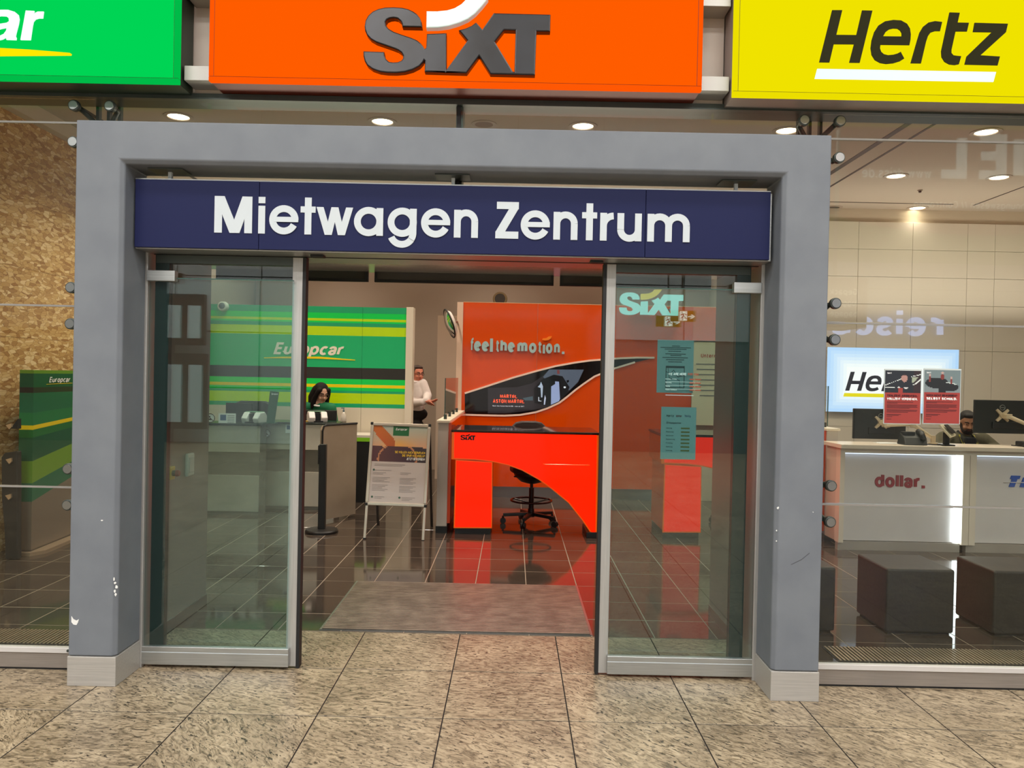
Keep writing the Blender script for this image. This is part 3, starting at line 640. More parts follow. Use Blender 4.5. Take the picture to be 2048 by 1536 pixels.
# mounting rails between the lightboxes
for k, (x0, x1) in enumerate(((LB_[1][1] + .055, LB_[0][0] - .055), (LB_[0][1] + .055, LB_[2][0] - .055))):
    for j, z in enumerate((3.125, 3.56)):
        tag(obj('mounting_rail', bx(x0 - .05, .06, z + .0, x1 + .05, .2, z + .075), mat('rail_grey', (168, 166, 160), .4, .3), bev=.002), ['grey mounting rail low between green and orange lightboxes', 'grey mounting rail high between green and orange lightboxes', 'grey mounting rail low between orange and yellow lightboxes', 'grey mounting rail high between orange and yellow lightboxes'][k * 2 + j], 'rail', 'rails between the lightboxes')
# navy sign
sy = .105
t = thing('hanging_sign', 'long navy sign with white lettering hung in the portal', 'sign', (-.34, sy, 2.266))
bp = [-1.996, Y(518, 430, sy).x, Y(1291, 450, sy).x, 1.326]
for xa, xb in zip(bp, bp[1:]): obj('panel', bx(xa + .0012, sy, 2.268, xb - .0012, sy + .02, 2.622), NAVY, t, bev=.002)
obj('edge', bx(-1.997, sy + .004, 2.622, 1.327, sy + .03, 2.628), DULLM, t)
for u in (343, 907, 1471):
    p = Y(u, 350, .15); h = obj('hanger', bx(p.x - .009, .13, 2.622, p.x + .009, .148, 2.672), OFFW, t); obj('plate', bx(p.x - .09, .07, 2.668, p.x + .09, .19, 2.674), GUN, h)
MW = [('M', 112), ('i', 458), ('e', 545), ('t', 790), ('w', 915), ('a', 1212), ('g', 1477), ('e', 1740), ('n', 1999), ('Z', 2326), ('e', 2524), ('n', 2782), ('t', 3006), ('r', 3149), ('u', 3284), ('m', 3521)]
def par(x1, y1, x2, y2, w): return [(x1, y1), (x1 + w, y1), (x2 + w, y2), (x2, y2)]
def rect(x0, y0, x1, y1): return [(x0, y0), (x1, y0), (x1, y1), (x0, y1)]
def rb(p, w=53): return [[(q.x, q.y) for q in f] for f in ribbon(p, w)]
def gl(c):
    ring = rb(arc(115, 111, 88.5, 88.5, 0, 360, 36))
    if c == 'M': return [rect(0, 0, 60, 288), rect(237, 0, 297, 288), par(0, 288, 121, 0, 78), par(219, 288, 121, 0, 78)]
    if c == 'i': return [rect(0, 0, 53, 218), rect(0, 238, 53, 288)]
    if c == 'e': return rb(arc(115, 111, 88.5, 88.5, 0, 334, 34)) + [rect(40, 94, 229, 134)]
    if c == 't': return [rect(33, 0, 86, 290), rect(0, 172, 118, 220)]
    if c == 'w': return [par(0, 218, 68, 0, 55), par(117, 218, 68, 0, 55), par(117, 218, 172, 0, 55), par(233, 218, 172, 0, 55)]
    if c == 'a': return ring + [rect(177, 0, 230, 218)]
    if c == 'g': return ring + [rect(175, 20, 228, 218)] + rb(arc(113, 26, 88.5, 88.5, 4, -158, 18))
    if c == 'n': return [rect(0, 0, 53, 218)] + rb(arc(95, 127, 68.5, 68.5, 180, 0, 16)) + [rect(137, 0, 190, 127)]
    if c == 'u': return [rect(139, 0, 192, 218)] + rb(arc(96, 91, 69.5, 69.5, 180, 360, 16)) + [rect(0, 91, 53, 218)]
    if c == 'm': return [rect(0, 0, 53, 218)] + rb(arc(96.5, 127, 70, 68.5, 180, 0, 14)) + [rect(140, 0, 193, 127)] + rb(arc(236.5, 127, 70, 68.5, 180, 0, 14)) + [rect(280, 0, 333, 127)]
    if c == 'r': return [rect(0, 0, 53, 218)] + rb(arc(105, 116, 78.5, 78.5, 180, 90, 10))
    if c == 'Z': return [rect(8, 232, 181, 288), rect(0, 0, 181, 56), par(0, 50, 108, 240, 73)]
k = 1 / 3.938; O = Y(400 + 112 * k, 370 + 380 * k, sy - .002); Q = Y(400 + 3854 * k, 370 + 447 * k, sy - .002); sx = (Q.x - O.x) / (3854 - 112); zz = (O.z + Q.z) / 2
for c, x in MW:
    m = MB()
    for qi, q in enumerate(gl(c)): m.prism([(O.x + (x - 112 + p[0]) * sx, sy - .004 - .00009 * (qi % 41), zz + p[1] * sx) for p in q], (0, .004, 0))
    obj('letter', m, OFFW, t)
# ---------------------------------------------------------------- ceiling lamps of the shop
LENS = mat('lamp_lens', (255, 240, 214), .3, 0, 9.0, (255, 236, 205)); RINGM = mat('lamp_ring', (168, 154, 140), .5)
proto = None
LAMPS = [('glowing ceiling downlight above the strand board corner of the portal', 357, 233), ('glowing ceiling downlight above the word on the navy sign, next to the mullion', 765, 243), ('glowing ceiling downlight between mullion and spider fitting', 1166, 252), ('glowing ceiling downlight half hidden by the steel post', 1574, 261),
 ('glowing ceiling downlight just under the yellow lightbox', 1972, 264), ('glowing ceiling downlight between two slots and the smoke sensor', 1792, 352), ('glowing ceiling downlight beside the one near the smoke sensor, farther from the slots', 1998, 355), ('small glowing downlight by the back wall of the shop', 1835, 416)]
def lamp_light(p, parent, wt=DOWN_W):
    l = bpy.data.lights.new('downlight_or_fill_spot', 'SPOT'); l.energy = wt; l.color = DOWN_COL; l.spot_size = R(132); l.spot_blend = .75; l.shadow_soft_size = .09
    o = bpy.data.objects.new('downlight_or_fill_spot', l); C.objects.link(o); o.location = (0, 0, -.02) if parent else p - V((0, 0, .02)); o.parent = parent
POS = []
for lab, u, v in LAMPS:
    p = F(u, v, CZ); POS.append(p)
    if proto is None:
        proto = thing('ceiling_downlight', lab, 'downlight', p, 'recessed shop downlights')
        obj('rim', MB().lathe([(.135, .0), (.135, -.006), (.10, -.008), (.095, .0)], p), RINGM, proto, smooth=False)
        obj('lens', MB().lathe([(.002, -.004), (.085, -.004), (.095, 0)], p), LENS, proto); t = proto
    else: t = dup(proto, p, lab)
for p in list(POS): pass
for o in [x for x in bpy.data.objects if x.get('category') == 'downlight']: lamp_light(o.location, o, DOWN_W * (.06 if o.location.y > 5 else 1))
# unseen spots without fixtures, added on an assumed lamp grid to light the shop
k = 0
for x in (-3.0, -1.15, .6, 2.35):
    for y in (4.6, 6.0): lamp_light(V((x, y, CZ)), None)
lamp_light(V((-.3, 8.2, CZ)), None); lamp_light(V((-3., 8.2, CZ)), None); lamp_light(V((6.8, 4.4, CZ)), None); lamp_light(V((6.8, 2.6, CZ)), None); lamp_light(V((2.6, 8.2, CZ)), None); lamp_light(V((-3.3, 1.5, CZ)), None, 80); lamp_light(V((-3.2, 4.1, CZ)), None, 80)  # last two spots added to brighten the strand board wall
p = F(1664, 415, CZ); t = dup(proto, p, 'unlit dark ceiling downlight beside the portal top'); 
for c in kids(t):
    if c.type == 'LIGHT': bpy.data.objects.remove(c); continue
    if c.name.startswith('lens'): c.data = c.data.copy(); c.data.materials[0] = mat('lens_off', (30, 34, 32), .2)
p = F(968, 248, CZ); t = thing('ceiling_speaker', 'round grey ceiling speaker behind the glass mullion', 'speaker', p); obj('rim', MB().lathe([(.12, 0), (.12, -.006), (.085, -.008)], p), RINGM, t); obj('mesh', MB().lathe([(.001, -.009), (.085, -.009), (.086, -.004)], p), mat('speaker_mesh', (140, 120, 108), .8), t)
p = F(1840, 380, CZ); t = thing('smoke_sensor', 'tiny dark ceiling sensor among the downlights', 'sensor', p); obj('base', MB().lathe([(.03, 0), (.028, -.012)], p, 12), RINGM, t); obj('head', MB().lathe([(.018, -.012), (.015, -.03), (.005, -.034)], p, 12), BLACK, t)
p = F(1380, 227, CZ); tag(obj('ceiling_vent', bx(p.x - .14, p.y - .05, CZ - .012, p.x + .14, p.y + .05, CZ), SATBLK), 'narrow black vent slot in the shop ceiling', 'vent')
# concourse lamps
proto = None
for x, y in HALL_LAMPS:
    if proto is None:
        proto = thing('hall_lamp', 'long white ceiling lamp over the concourse, mirrored in the glass', 'ceiling lamp', (x, y, HALL_Z), 'concourse ceiling lamps')
        obj('housing', bx(x - 1.4, y - .55, HALL_Z - .1, x + 1.4, y + .55, HALL_Z), mat('lamp_housing', (220, 220, 220), .5), proto); obj('diffuser', bx(x - 1.3, y - .45, HALL_Z - .12, x + 1.3, y + .45, HALL_Z - .1), mat('hall_diffuser', (255, 255, 255), .5, 0, 4.0), proto)
    else: dup(proto, (x, y, HALL_Z))

# ================================================================ GREEN COUNTER AREA
GRN = {k: mat('stripe_' + k, c, .35) for k, c in dict(teal=(32, 176, 118), bright=(0, 226, 88), lime=(196, 238, 0), main=(24, 190, 118), black=(50, 48, 44), yellow=(255, 226, 0), white=(226, 214, 192)).items()}
GY = 6.42
t = thing('brand_partition', 'green striped partition wall with white slanted lettering over a yellow line', 'partition', (-2.7, GY, 0))
gx0, gx1 = -4.42, Y(812, 700, GY).x
zz = lambda v: Y(771, v, GY).z
rows = [(615.2, 'teal'), (627.8, 'bright'), (639, 'lime'), (644, 'bright'), (647.5, 'teal'), (655, 'lime'), (673, 'main'), (737, 'black'), (759.5, 'bright'), (770.5, 'yellow'), (776.6, 'bright'), (783, 'teal'), (788, 'lime'), (808.6, 'teal'), (816.5, 'white')]
obj('core', bx(gx0, GY + .012, .0, gx1, GY + .10, zz(615.2)), GRN['white'], t)
seam = Y(724, 700, GY).x
for xa, xb in ((gx0, -2.9), (-2.897, seam), (seam + .003, gx1)):
    for (v0, c), (v1, _) in zip(rows, rows[1:] + [(1010, '')]):
        obj('stripe', bx(xa, GY, max(.02, zz(v1)), xb, GY + .012, zz(v0)), GRN[c], t)
pz = Y(826, 615, GY).z
obj('end_post', bx(gx1, GY - .03, 0, Y(826, 700, GY).x, GY + .16, pz), mat('post_cream', (232, 220, 200), .4), t, bev=.003)
m = MB(); O = Y(546.5, 708.3, GY - .004); Q = Y(692, 711.2, GY - .004)
text(m, 'Europcar', O, Q - O, V((0, 0, Y(600, 684, GY).z - Y(600, 708, GY).z)), sw=.19, shear=.26, t=V((0, .004, 0)), gap=.07)
obj('lettering', m, mat('letter_cream', (248, 240, 222), .5), t)
obj('underline', poly_px(MB(), [(528, 715), (560, 713.5), (600, 713), (640, 713.3), (710, 719.5), (710, 721), (640, 717.5), (600, 717), (560, 716.4), (528, 716.4)], GY - .004, .004), GRN['yellow'], t)
# dome camera on the green partition
p = Y(447, 613, GY - .02)
t = thing('dome_camera', 'white round dome camera on top of the green striped partition', 'camera', p)
obj('body', MB().cyl(p + V((0, .03, 0)), p - V((0, .06, 0)), .068, .062, 22), mat('camera_white', (232, 228, 214), .4), t, bev=.012, smooth=True); obj('dome', MB().ball(p - V((-.0, .055, -.004)), (.042, .035, .042), 16, 10), mat('camera_smoke', (86, 92, 90), .15), t, smooth=True)
# low white fronts and the black printer cabinet under the partition
t = thing('back_cabinet', 'black cabinet with a lime band and white top under the green partition', 'cabinet', (-1.75, 6.0, 0))
a, b = Y(700, 1000, 5.9), Y(745, 1000, 5.9); zt = Y(728, 872, 5.9).z; zl = Y(728, 883, 5.9).z
obj('body', bx(a.x - .02, 5.9, .0, b.x + .1, 6.35, zl), SATBLK, t); obj('band', bx(a.x - .03, 5.89, zl, b.x + .11, 6.35, zt - .02), mat('lime_band', (132, 200, 30), .4), t); obj('top', bx(a.x - .03, 5.89, zt - .02, b.x + .11, 6.36, zt + .01), WHITE, t)
# counters with brushed steel fronts
CTOP = mat('counter_top_green_black', (44, 52, 48), .25); STL = noisy('satin_steel_front', (186, 180, 166), (206, 198, 182), 2, .30, .45); STLD = noisy('satin_steel_kick', (128, 122, 110), (146, 140, 128), 2, .22, .5)
def counter(x0, x1, y0, y1, label):
    t = thing('steel_counter', label, 'counter', ((x0 + x1) / 2, (y0 + y1) / 2, 0), 'steel fronted counters before the green partition')
    obj('front_panel', bx(x0, y0, .72, x1, y0 + .03, 1.02), STL, t, bev=.004); obj('body', bx(x0 + .04, y0 + .12, .0, x1 - .04, y1, 1.0), STLD, t)
    obj('plinth_panel', bx(x0 + .03, y0 + .09, .04, x1 - .03, y0 + .118, .45), STL, t, bev=.004)
    obj('top', bx(x0 - .03, y0 - .03, 1.02, x1 + .03, y1, 1.045), CTOP, t, bev=.008)
    return t
counter(-2.955, -2.06, 5.18, 5.60, 'steel counter where the dark haired woman sits')
counter(-4.10, -2.82, 4.75, 5.13, 'steel counter with paper notice nearest the strand board')
t = thing('end_screen', 'tall brushed steel end screen with dark rim at the counter end', 'screen', (-1.9, 4.6, 0))
A, B = V((-2.045, 4.46, 0)), V((-1.765, 4.92, 0)); d = B - A; nrm = V((d.y, -d.x, 0)).normalized()
prof = [(0, .03), (1, .03), (1, 1.06), (.10, 1.06), (.035, 1.05), (0, 1.01)]
obj('panel', MB().prism([A + d * s + V((0, 0, z)) for s, z in prof], nrm * -.035), noisy('screen_bronze', (164, 148, 130), (178, 162, 144), 2, .28, .35), t)
obj('rim', MB().tube([A + d * 0 + V((0, 0, z)) for z in (.03, 1.0)] + [A + d * .035 + V((0, 0, 1.05)), A + d * .10 + V((0, 0, 1.062)), A + d + V((0, 0, 1.062))], .012, 6), BLACK, t)
# notices and stickers on the counters
def notice(label, u0, v0, u1, v1, y):
    a, b = Y(u0, v1, y), Y(u1, v0, y); t = thing('paper_notice', label, 'notice', a, 'paper notices on the steel counters')
    obj('sheet', bx(a.x, y - .003, a.z, b.x, y, b.z), PRINTWHT, t); w, h = b.x - a.x, b.z - a.z
    obj('picture', bx(a.x + w * .1, y - .004, a.z + h * .42, a.x + w * .44, y - .003, a.z + h * .88), mat('notice_blue', (70, 96, 140), .5), t)
    m = MB()
    for k in range(5): m.box(a.x + w * .52, y - .004, a.z + h * (.80 - .14 * k), a.x + w * .92, y - .003, a.z + h * (.84 - .14 * k))
    obj('print', m, PRINTGRY, t)
def sticker(label, u, v, y, r=.05):
    c = Y(u, v, y); t = thing('round_sticker', label, 'sticker', c, 'round prohibition stickers on the counters')
    obj('disc', MB().disc(c, r, (0, -1, 0), .003, 28), PRINTWHT, t); BR = mat('sticker_brown', (84, 66, 56), .5)
    obj('ring', MB().ring(c - V((0, .004, 0)), r * .92, r * .09, (0, 1, 0), 28, 6), BR, t)
    m = MB(); m.ball(c + V((-r * .15, -.004, r * .32)), (r * .17, .002, r * .17), 10, 6); m.box(c.x - r * .32, c.y - .005, c.z - r * .45, c.x + r * .2, c.y - .003, c.z - r * .12)
    m.prism([c + V((-r * .6, -.005, r * .5)), c + V((-r * .5, -.005, r * .6)), c + V((r * .6, -.005, -r * .5)), c + V((r * .5, -.005, -r * .6))], (0, .001, 0)); obj('pictogram', m, BR, t)
notice('white notice with blue picture stuck to the counter nearest the strand board', 437, 827, 472, 851, 4.745)
notice('white notice with blue picture half hidden by the door stile', 571, 849, 597, 866, 5.175)
sticker('round prohibition sticker beside the white notice by the strand board', 421, 836, 4.745, .052); sticker('round prohibition sticker on the counter of the dark haired woman', 533, 866, 5.175, .05)
# scanners, monitor, stand-up card, bottle, pen
def scanner(label, c, rz):
    t = thing('document_scanner', label, 'scanner', c, 'white document scanners on the steel counters'); t.rotation_euler = (0, 0, rz); t.scale = (.86, .86, .9); W = mat('device_white', (222, 216, 212), .4)
    for s in (-1, 1):
        pts = [(s * .125, y, z) for y, z in ((-.10, .0), (.10, .0), (.11, .09), (.06, .135), (-.05, .135), (-.12, .06))]
        obj('side', MB().prism(pts, (-s * .085, 0, 0)), W, t, bev=.012, local=True)
    obj('slot', bx(-.042, -.06, .0, .042, .09, .11), SATBLK, t, local=True); obj('lid', bx(-.11, -.03, .132, .11, .07, .142), mat('lid_green', (110, 150, 120), .4), t, bev=.004, local=True); obj('tray', bx(-.06, -.13, .0, .06, -.05, .018), SATBLK, t, local=True)
    return t
CT = 1.046
p = Y(634, 842, 5.28); scanner('white document scanner in front of the dark haired woman', V((p.x, 5.28, CT)), R(24))
p = Y(509, 822, 4.88); scanner('white document scanner beside the green stand-up card', V((p.x, 4.88, CT)), R(-14))
t = thing('flat_monitor', 'black monitor back before the dark haired woman', 'monitor', (-2.45, 5.48, CT)); a, b = Y(590, 820, 5.48), Y(674, 820, 5.48); z = Y(640, 820, 5.48).z
obj('screen', bx(a.x, 5.46, CT + .005, b.x, 5.49, z), SATBLK, t, bev=.006); obj('stand', bx((a.x + b.x) / 2 - .08, 5.42, CT, (a.x + b.x) / 2 + .08, 5.56, CT + .012), BLACK, t)
t = thing('flat_monitor', 'dark monitor back seen through the leaf by the green stand-up card', 'monitor', (-3.5, 5.05, CT)); a, b = Y(452, 808, 5.05), Y(505, 808, 5.05); z = Y(480, 806, 5.05).z
obj('screen', bx(a.x, 5.04, CT + .005, b.x, 5.07, z), SATBLK, t, bev=.006); obj('stand', bx((a.x + b.x) / 2 - .07, 5.0, CT, (a.x + b.x) / 2 + .07, 5.11, CT + .012), BLACK, t)
a = [Y(u, v, 4.86) for u, v in ((533, 826), (549, 829), (558, 784), (540, 782))]
t = thing('card_stand', 'leaning dark green stand-up card on the steel counter', 'card', (a[0].x, 4.86, CT)); a[0].z = a[1].z = CT
obj('card', MB().prism(a, (0, .008, 0)), mat('card_green', (34, 84, 62), .4), t); obj('foot', bx(a[0].x - .01, 4.84, CT, a[1].x + .01, 4.94, CT + .008), mat('card_green', (34, 84, 62)), t)
m = MB(); text(m, 'Europcar', Y(543, 789.5, 4.855), V((.075, 0, 0)), V((0, 0, .02)), sw=.2, shear=.2); obj('lettering', m, PRINTWHT, t)
p = Y(687, 845, 5.35); p.z = CT
t = thing('pump_bottle', 'clear pump bottle on the counter beside the monitor', 'bottle', p); obj('bottle', MB().lathe([(.030, 0), (.034, .01), (.034, .07), (.018, .10), (.012, .12)], p, 16), mat('bottle_clear', (206, 198, 184), .15), t, smooth=True); obj('pump', MB().lathe([(.012, .12), (.012, .145), (.006, .15), (.006, .165)], p, 12).box(p.x - .03, p.y - .006, p.z + .16, p.x + .008, p.y + .006, p.z + .172), mat('pump_grey', (110, 128, 132), .4), t)
p = Y(607, 842, 5.2); tag(obj('pen', MB().cyl((p.x - .05, 5.21, CT + .008), (p.x + .05, 5.25, CT + .008), .007, .005, 10), mat('pen_yellow', (246, 206, 70), .4)), 'yellow pen lying on the steel counter edge', 'pen')
# stanchion
p = V((-1.922, 3.99, 0)); t = thing('stanchion', 'black square barrier post on a round base beside the steel end screen', 'stanchion', p)
obj('base', MB().lathe([(.165, 0), (.165, .022), (.155, .034), (.06, .04), (.02, .042)], p, 40), SATBLK, t, smooth=False); obj('post', bx(p.x - .035, p.y - .03, .04, p.x + .035, p.y + .03, .90), SATBLK, t, bev=.004); obj('head', bx(p.x - .045, p.y - .035, .70, p.x - .030, p.y + .035, .89), BLACK, t, bev=.003)
# A-frame poster stand
def c_a(a, b): return 720 + a / 7.68, 830 + b / 7.68
top = V((-1.135, 3.98, 1.135)); bl, br = V((-1.447, 3.70, .0)), V((-.838, 3.72, .0)); tl, tr = V((-1.436, 3.98, 1.135)), V((-.826, 3.98, 1.125))
t = thing('poster_stand', 'aluminium A-frame poster stand with a driving sunset poster', 'poster stand', (-1.135, 3.85, 0))
FR = mat('snap_frame', (206, 194, 178), .35, .35); ux = (tr - tl).normalized(); up = (tl - bl).normalized(); n = ux.cross(up).normalized()
Wd = (tr - tl).length; Hd = (tl - bl).length
def AP(s, h, o=0): return bl + ux * s + up * h - n * -o
n = -n if n.y > 0 else n
def AP(s, h, o=0): return bl + ux * s + up * h + n * o
lo = Hd * .285; fw = .032
def bar(s0, h0, s1, h1, o=.012, th=.02): return MB().prism([AP(s0, h0, o), AP(s1, h0, o), AP(s1, h1, o), AP(s0, h1, o)], n * -th)
for q in ((0, lo, Wd, lo + fw), (0, Hd - fw, Wd, Hd), (0, lo + fw, fw, Hd - fw), (Wd - fw, lo + fw, Wd, Hd - fw)): obj('frame', bar(*q), FR, t, bev=.006)
for q in ((-.003, lo - .003), (Wd - .027, lo - .003), (-.003, Hd - .027), (Wd - .027, Hd - .027)): obj('corner', bar(q[0], q[1], q[0] + .03, q[1] + .03, .014, .024), BLACK, t, bev=.006)
for s in (.004, Wd - .030):
    l = obj('leg', bar(s, .01, s + .026, lo + .01, .006, .018), FR, t, bev=.004); obj('foot', bar(s - .002, 0, s + .028, .014, .008, .022), BLACK, t)
bk = V((0, .72, 0))
for s in (.004, Wd - .030):
    q = [AP(s, Hd - .02, -.02), AP(s + .026, Hd - .02, -.02)]; e = [V((q[1].x, 4.42, 0.002)), V((q[0].x, 4.42, 0.002))]
    obj('leg', MB().prism(q + e, (0, .018, 0)), mat('rear_leg_dark', (60, 52, 48), .5), t)
obj('back_sheet', bar(.01, lo + .01, Wd - .01, Hd - .01, -.002, .008), BLACK, t)
def sunset(s, q):
    if .37 < s < .67 and q > .74: return (40, 112, 66)
    r = math.hypot((s - .47) * 1.3, q - .06)
    if s < .40 and q > .43 and abs((s - .03) - (1 - q) * .62 + .0) < .13: return (214 - int(70 * abs(s - .1)), 84 + int(34 * q), 50)
    if r < .48 and q < .45 and not (.0 < s < .06 and q < .1): 
        if abs(r - .47) < .03: return (206, 140, 100)
        return (110 - int(50 * s), 70 - int(26 * s), 66)
    if q > .42 + .03 * math.sin(s * 17):
        k = (q - .42) / .58; g = max(0, 1 - abs(s - .48) * 2.6) * max(0, 1 - abs(q - .48) * 4)
        return (int(min(255, 232 - 46 * k + 22 * g)), int(176 + 22 * k + 4 * g), int(138 + 46 * k - 50 * g))
    return (72 + int(60 * max(0, .5 - s)), 60, 66)
pw, ph = Wd - 2 * fw, Hd - lo - 2 * fw
hp = ph * .47
picture('picture', AP(fw, Hd - fw - hp, .002), ux * pw, up * hp, 44, 30, sunset, t)
def sheet(s, q): return (204, 190, 184) if q > .12 else (208, 196, 188)
obj('sheet', MB().face([AP(fw, lo + fw, .0015), AP(Wd - fw, lo + fw, .0015), AP(Wd - fw, Hd - fw - hp, .0015), AP(fw, Hd - fw - hp, .0015)]), mat('poster_sheet', (214, 200, 194), .5), t)
m = MB()
for s0, s1, h, sp in ((.06, .62, .93, 2), (.06, .38, .78, 1), (.04, .28, .72, 2), (.04, .36, .60, 4), (.04, .33, .42, 5), (.54, .74, .73, 2), (.54, .84, .60, 5), (.54, .84, .40, 5), (.10, .28, .13, 2), (.60, .84, .13, 3)):
    for k in range(sp):
        a = fw + pw * s0; b = fw + pw * (s1 - .05 * (k % 3)); hh = lo + fw + (ph - hp) * (h - .034 * k); m.face([AP(a, hh, .003), AP(b, hh, .003), AP(b, hh + .0035, .003), AP(a, hh + .0035, .003)])
obj('print', m, mat('print_soft', (150, 138, 136), .6), t)
m = MB()
for s, h in ((.055, .79), (.055, .13), (.555, .13)): m.disc(AP(fw + pw * s, lo + fw + (ph - hp) * h, .002), .011, n, .001, 14)
obj('emblem', m, mat('emblem_green', (70, 104, 84), .5), t)
YEL = mat('poster_yellow', (240, 196, 60), .5)
def ptext(s, u0, u1, h0, hh, m_): m = MB(); text(m, s, AP(fw + pw * u0, Hd - fw - hp * h0, .0035), ux * (pw * (u1 - u0)), up * (hp * hh), sw=.24, gap=.07); obj('lettering', m, m_, t)
ptext('SIE WOLLEN AUCH BERUFLICH', .42, .98, .76, .07, YEL); ptext('DIE SPUR WECHSELN?', .56, .98, .85, .07, YEL); ptext('JETZT BEWERBEN!', .64, .98, .94, .07, PRINTWHT)
m = MB(); text(m, 'Europcar', AP(fw + pw * .41, Hd - fw - hp * .115, .0035), ux * (pw * .22), up * (hp * .07), sw=.18, shear=.25); obj('lettering', m, PRINTWHT, t)

# ================================================================ ORANGE COUNTER AREA
OY = 6.55
t = thing('orange_partition', 'glossy orange partition with chrome slogan and a dark curved screen', 'partition', (.9, OY, 0))
ox0 = Y(925, 700, OY).x; oxe = Y(913, 700, OY).x; oz = 2.615; oxm = Y(1075, 650, OY).x
for xa, xb in ((ox0, oxm), (oxm + .003, 2.40)): obj('panel', bx(xa, OY, .147, xb, OY + .06, oz), ORANGEWALL, t)
obj('fascia', bx(2.40, OY - .004, Y(1400, 681, OY).z, 3.1, OY + .06, oz), mat('fascia_salmon', (226, 106, 66), .15), t)
obj('end_post', bx(oxe, OY - .02, .1, ox0, OY + .1, oz), mat('post_blush', (226, 196, 172), .4), t, bev=.002)
obj('skirting', bx(ox0, OY + .03, 0, 2.4, OY + .09, .147), DULLM, t)
obj('top_edge', bx(ox0, OY - .002, oz, 3.1, OY + .06, oz + .008), mat('edge_pale', (236, 176, 130), .4), t)
up_ = [(929.5, 786.5), (975, 772), (1025, 755.6), (1071.9, 742.3), (1111, 732.2), (1150, 725.2), (1181, 721), (1206, 719), (1240, 716.4), (1275, 715.2), (1309, 715.4)]
lo_ = [(1270, 724.5), (1230, 736.5), (1206, 746), (1189, 753), (1165.6, 769), (1150, 780.6), (1134, 794), (1118.7, 805.6), (1095.3, 816.6), (1071.9, 824.4), (1040.6, 829.8), (1009, 831.4), (965, 830.5), (929.7, 829.4)]
obj('dark_panel', poly_px(MB(), up_ + lo_, OY - .008, .008), mat('screen_black', (20, 14, 14), .06), t)
for pts in (up_, lo_ + [(905, 829)]):
    m = MB(); P = [Y(u, v, OY - .012) for u, v in pts]
    for q in ribbon([(p.x, p.z) for p in P], .024): m.prism([(p.x, OY - .012, p.y) for p in q], (0, .012, 0))
    obj('border', m, mat('border_white', (246, 220, 206), .4), t)
def c5(a, b): return 900 + a / 6.4, 640 + b / 6.4
def scr(pts, o, col, em=.9): return obj('screen_image', MB().face([Y(*c5(a, b), OY - o) for a, b in pts]), mat('screen_%d_%d_%d' % col, (6, 6, 6), .08, 0, em, col), t)
scr([(485, 870), (860, 860), (1050, 810), (1180, 720), (1270, 632), (1715, 634), (1640, 800), (1530, 905), (1400, 1030), (1230, 1120), (950, 1170), (700, 1195), (485, 1195)], .0095, (44, 38, 40))
scr([(1270, 634), (1712, 636), (1640, 790), (1530, 900), (1300, 820), (1190, 730)], .0100, (86, 94, 106))
scr([(1070, 880), (1180, 760), (1330, 700), (1440, 720), (1530, 860), (1500, 930), (1380, 1040), (1230, 1100), (1080, 1060)], .0105, (24, 22, 24))
scr([(1345, 785), (1395, 790), (1408, 1010), (1395, 1040), (1292, 1085), (1295, 850), (1345, 820)], .0110, (150, 164, 200)); scr([(1165, 790), (1190, 850), (1182, 990), (1166, 990), (1160, 870), (1122, 856), (1150, 830)], .0110, (176, 190, 206))
scr([(1215, 960), (1228, 1000), (1216, 1084), (1200, 1084), (1206, 1010)], .0110, (190, 196, 216)); scr([(1130, 985), (1140, 985), (1142, 1030), (1170, 1034), (1170, 1042), (1130, 1040)], .0110, (200, 206, 214)); scr([(1452, 856), (1468, 848), (1484, 856), (1480, 872), (1460, 874)], .0115, (226, 232, 236)); scr([(1490, 775), (1520, 766), (1524, 790), (1500, 806)], .0110, (16, 16, 18)); scr([(1370, 640), (1400, 640), (1404, 690), (1372, 690)], .0110, (120, 64, 62)); scr([(930, 1000), (1060, 975), (1062, 1030), (960, 1030)], .0102, (70, 86, 92))
RED = mat('screen_red_text', (8, 4, 4), .2, 0, 1.0, (255, 92, 56)); WT = mat('screen_white_text', (8, 8, 8), .2, 0, .8, (230, 226, 230))
for s, a0, a1, b0, hh, mm in (('MARTIN.', 640, 858, 998, 48, RED), ('ASTON MARTIN.', 548, 950, 1062, 50, RED)):
    m = MB(); O = Y(*c5(a0, b0), OY - .0125); Q = Y(*c5(a1, b0 + 6), OY - .0125); text(m, s, O, Q - O, V((0, 0, hh / 6.4 * 10.55 / FPX)), sw=.25, gap=.06); obj('lettering', m, mm, t)
m = MB(); O = Y(*c5(545, 1106), OY - .0125); Q = Y(*c5(950, 1114), OY - .0125); text(m, 'Rent the Aston Martin DB12 now at SIXT', O, Q - O, V((0, 0, .016)), sw=.16, gap=.1); obj('lettering', m, WT, t)
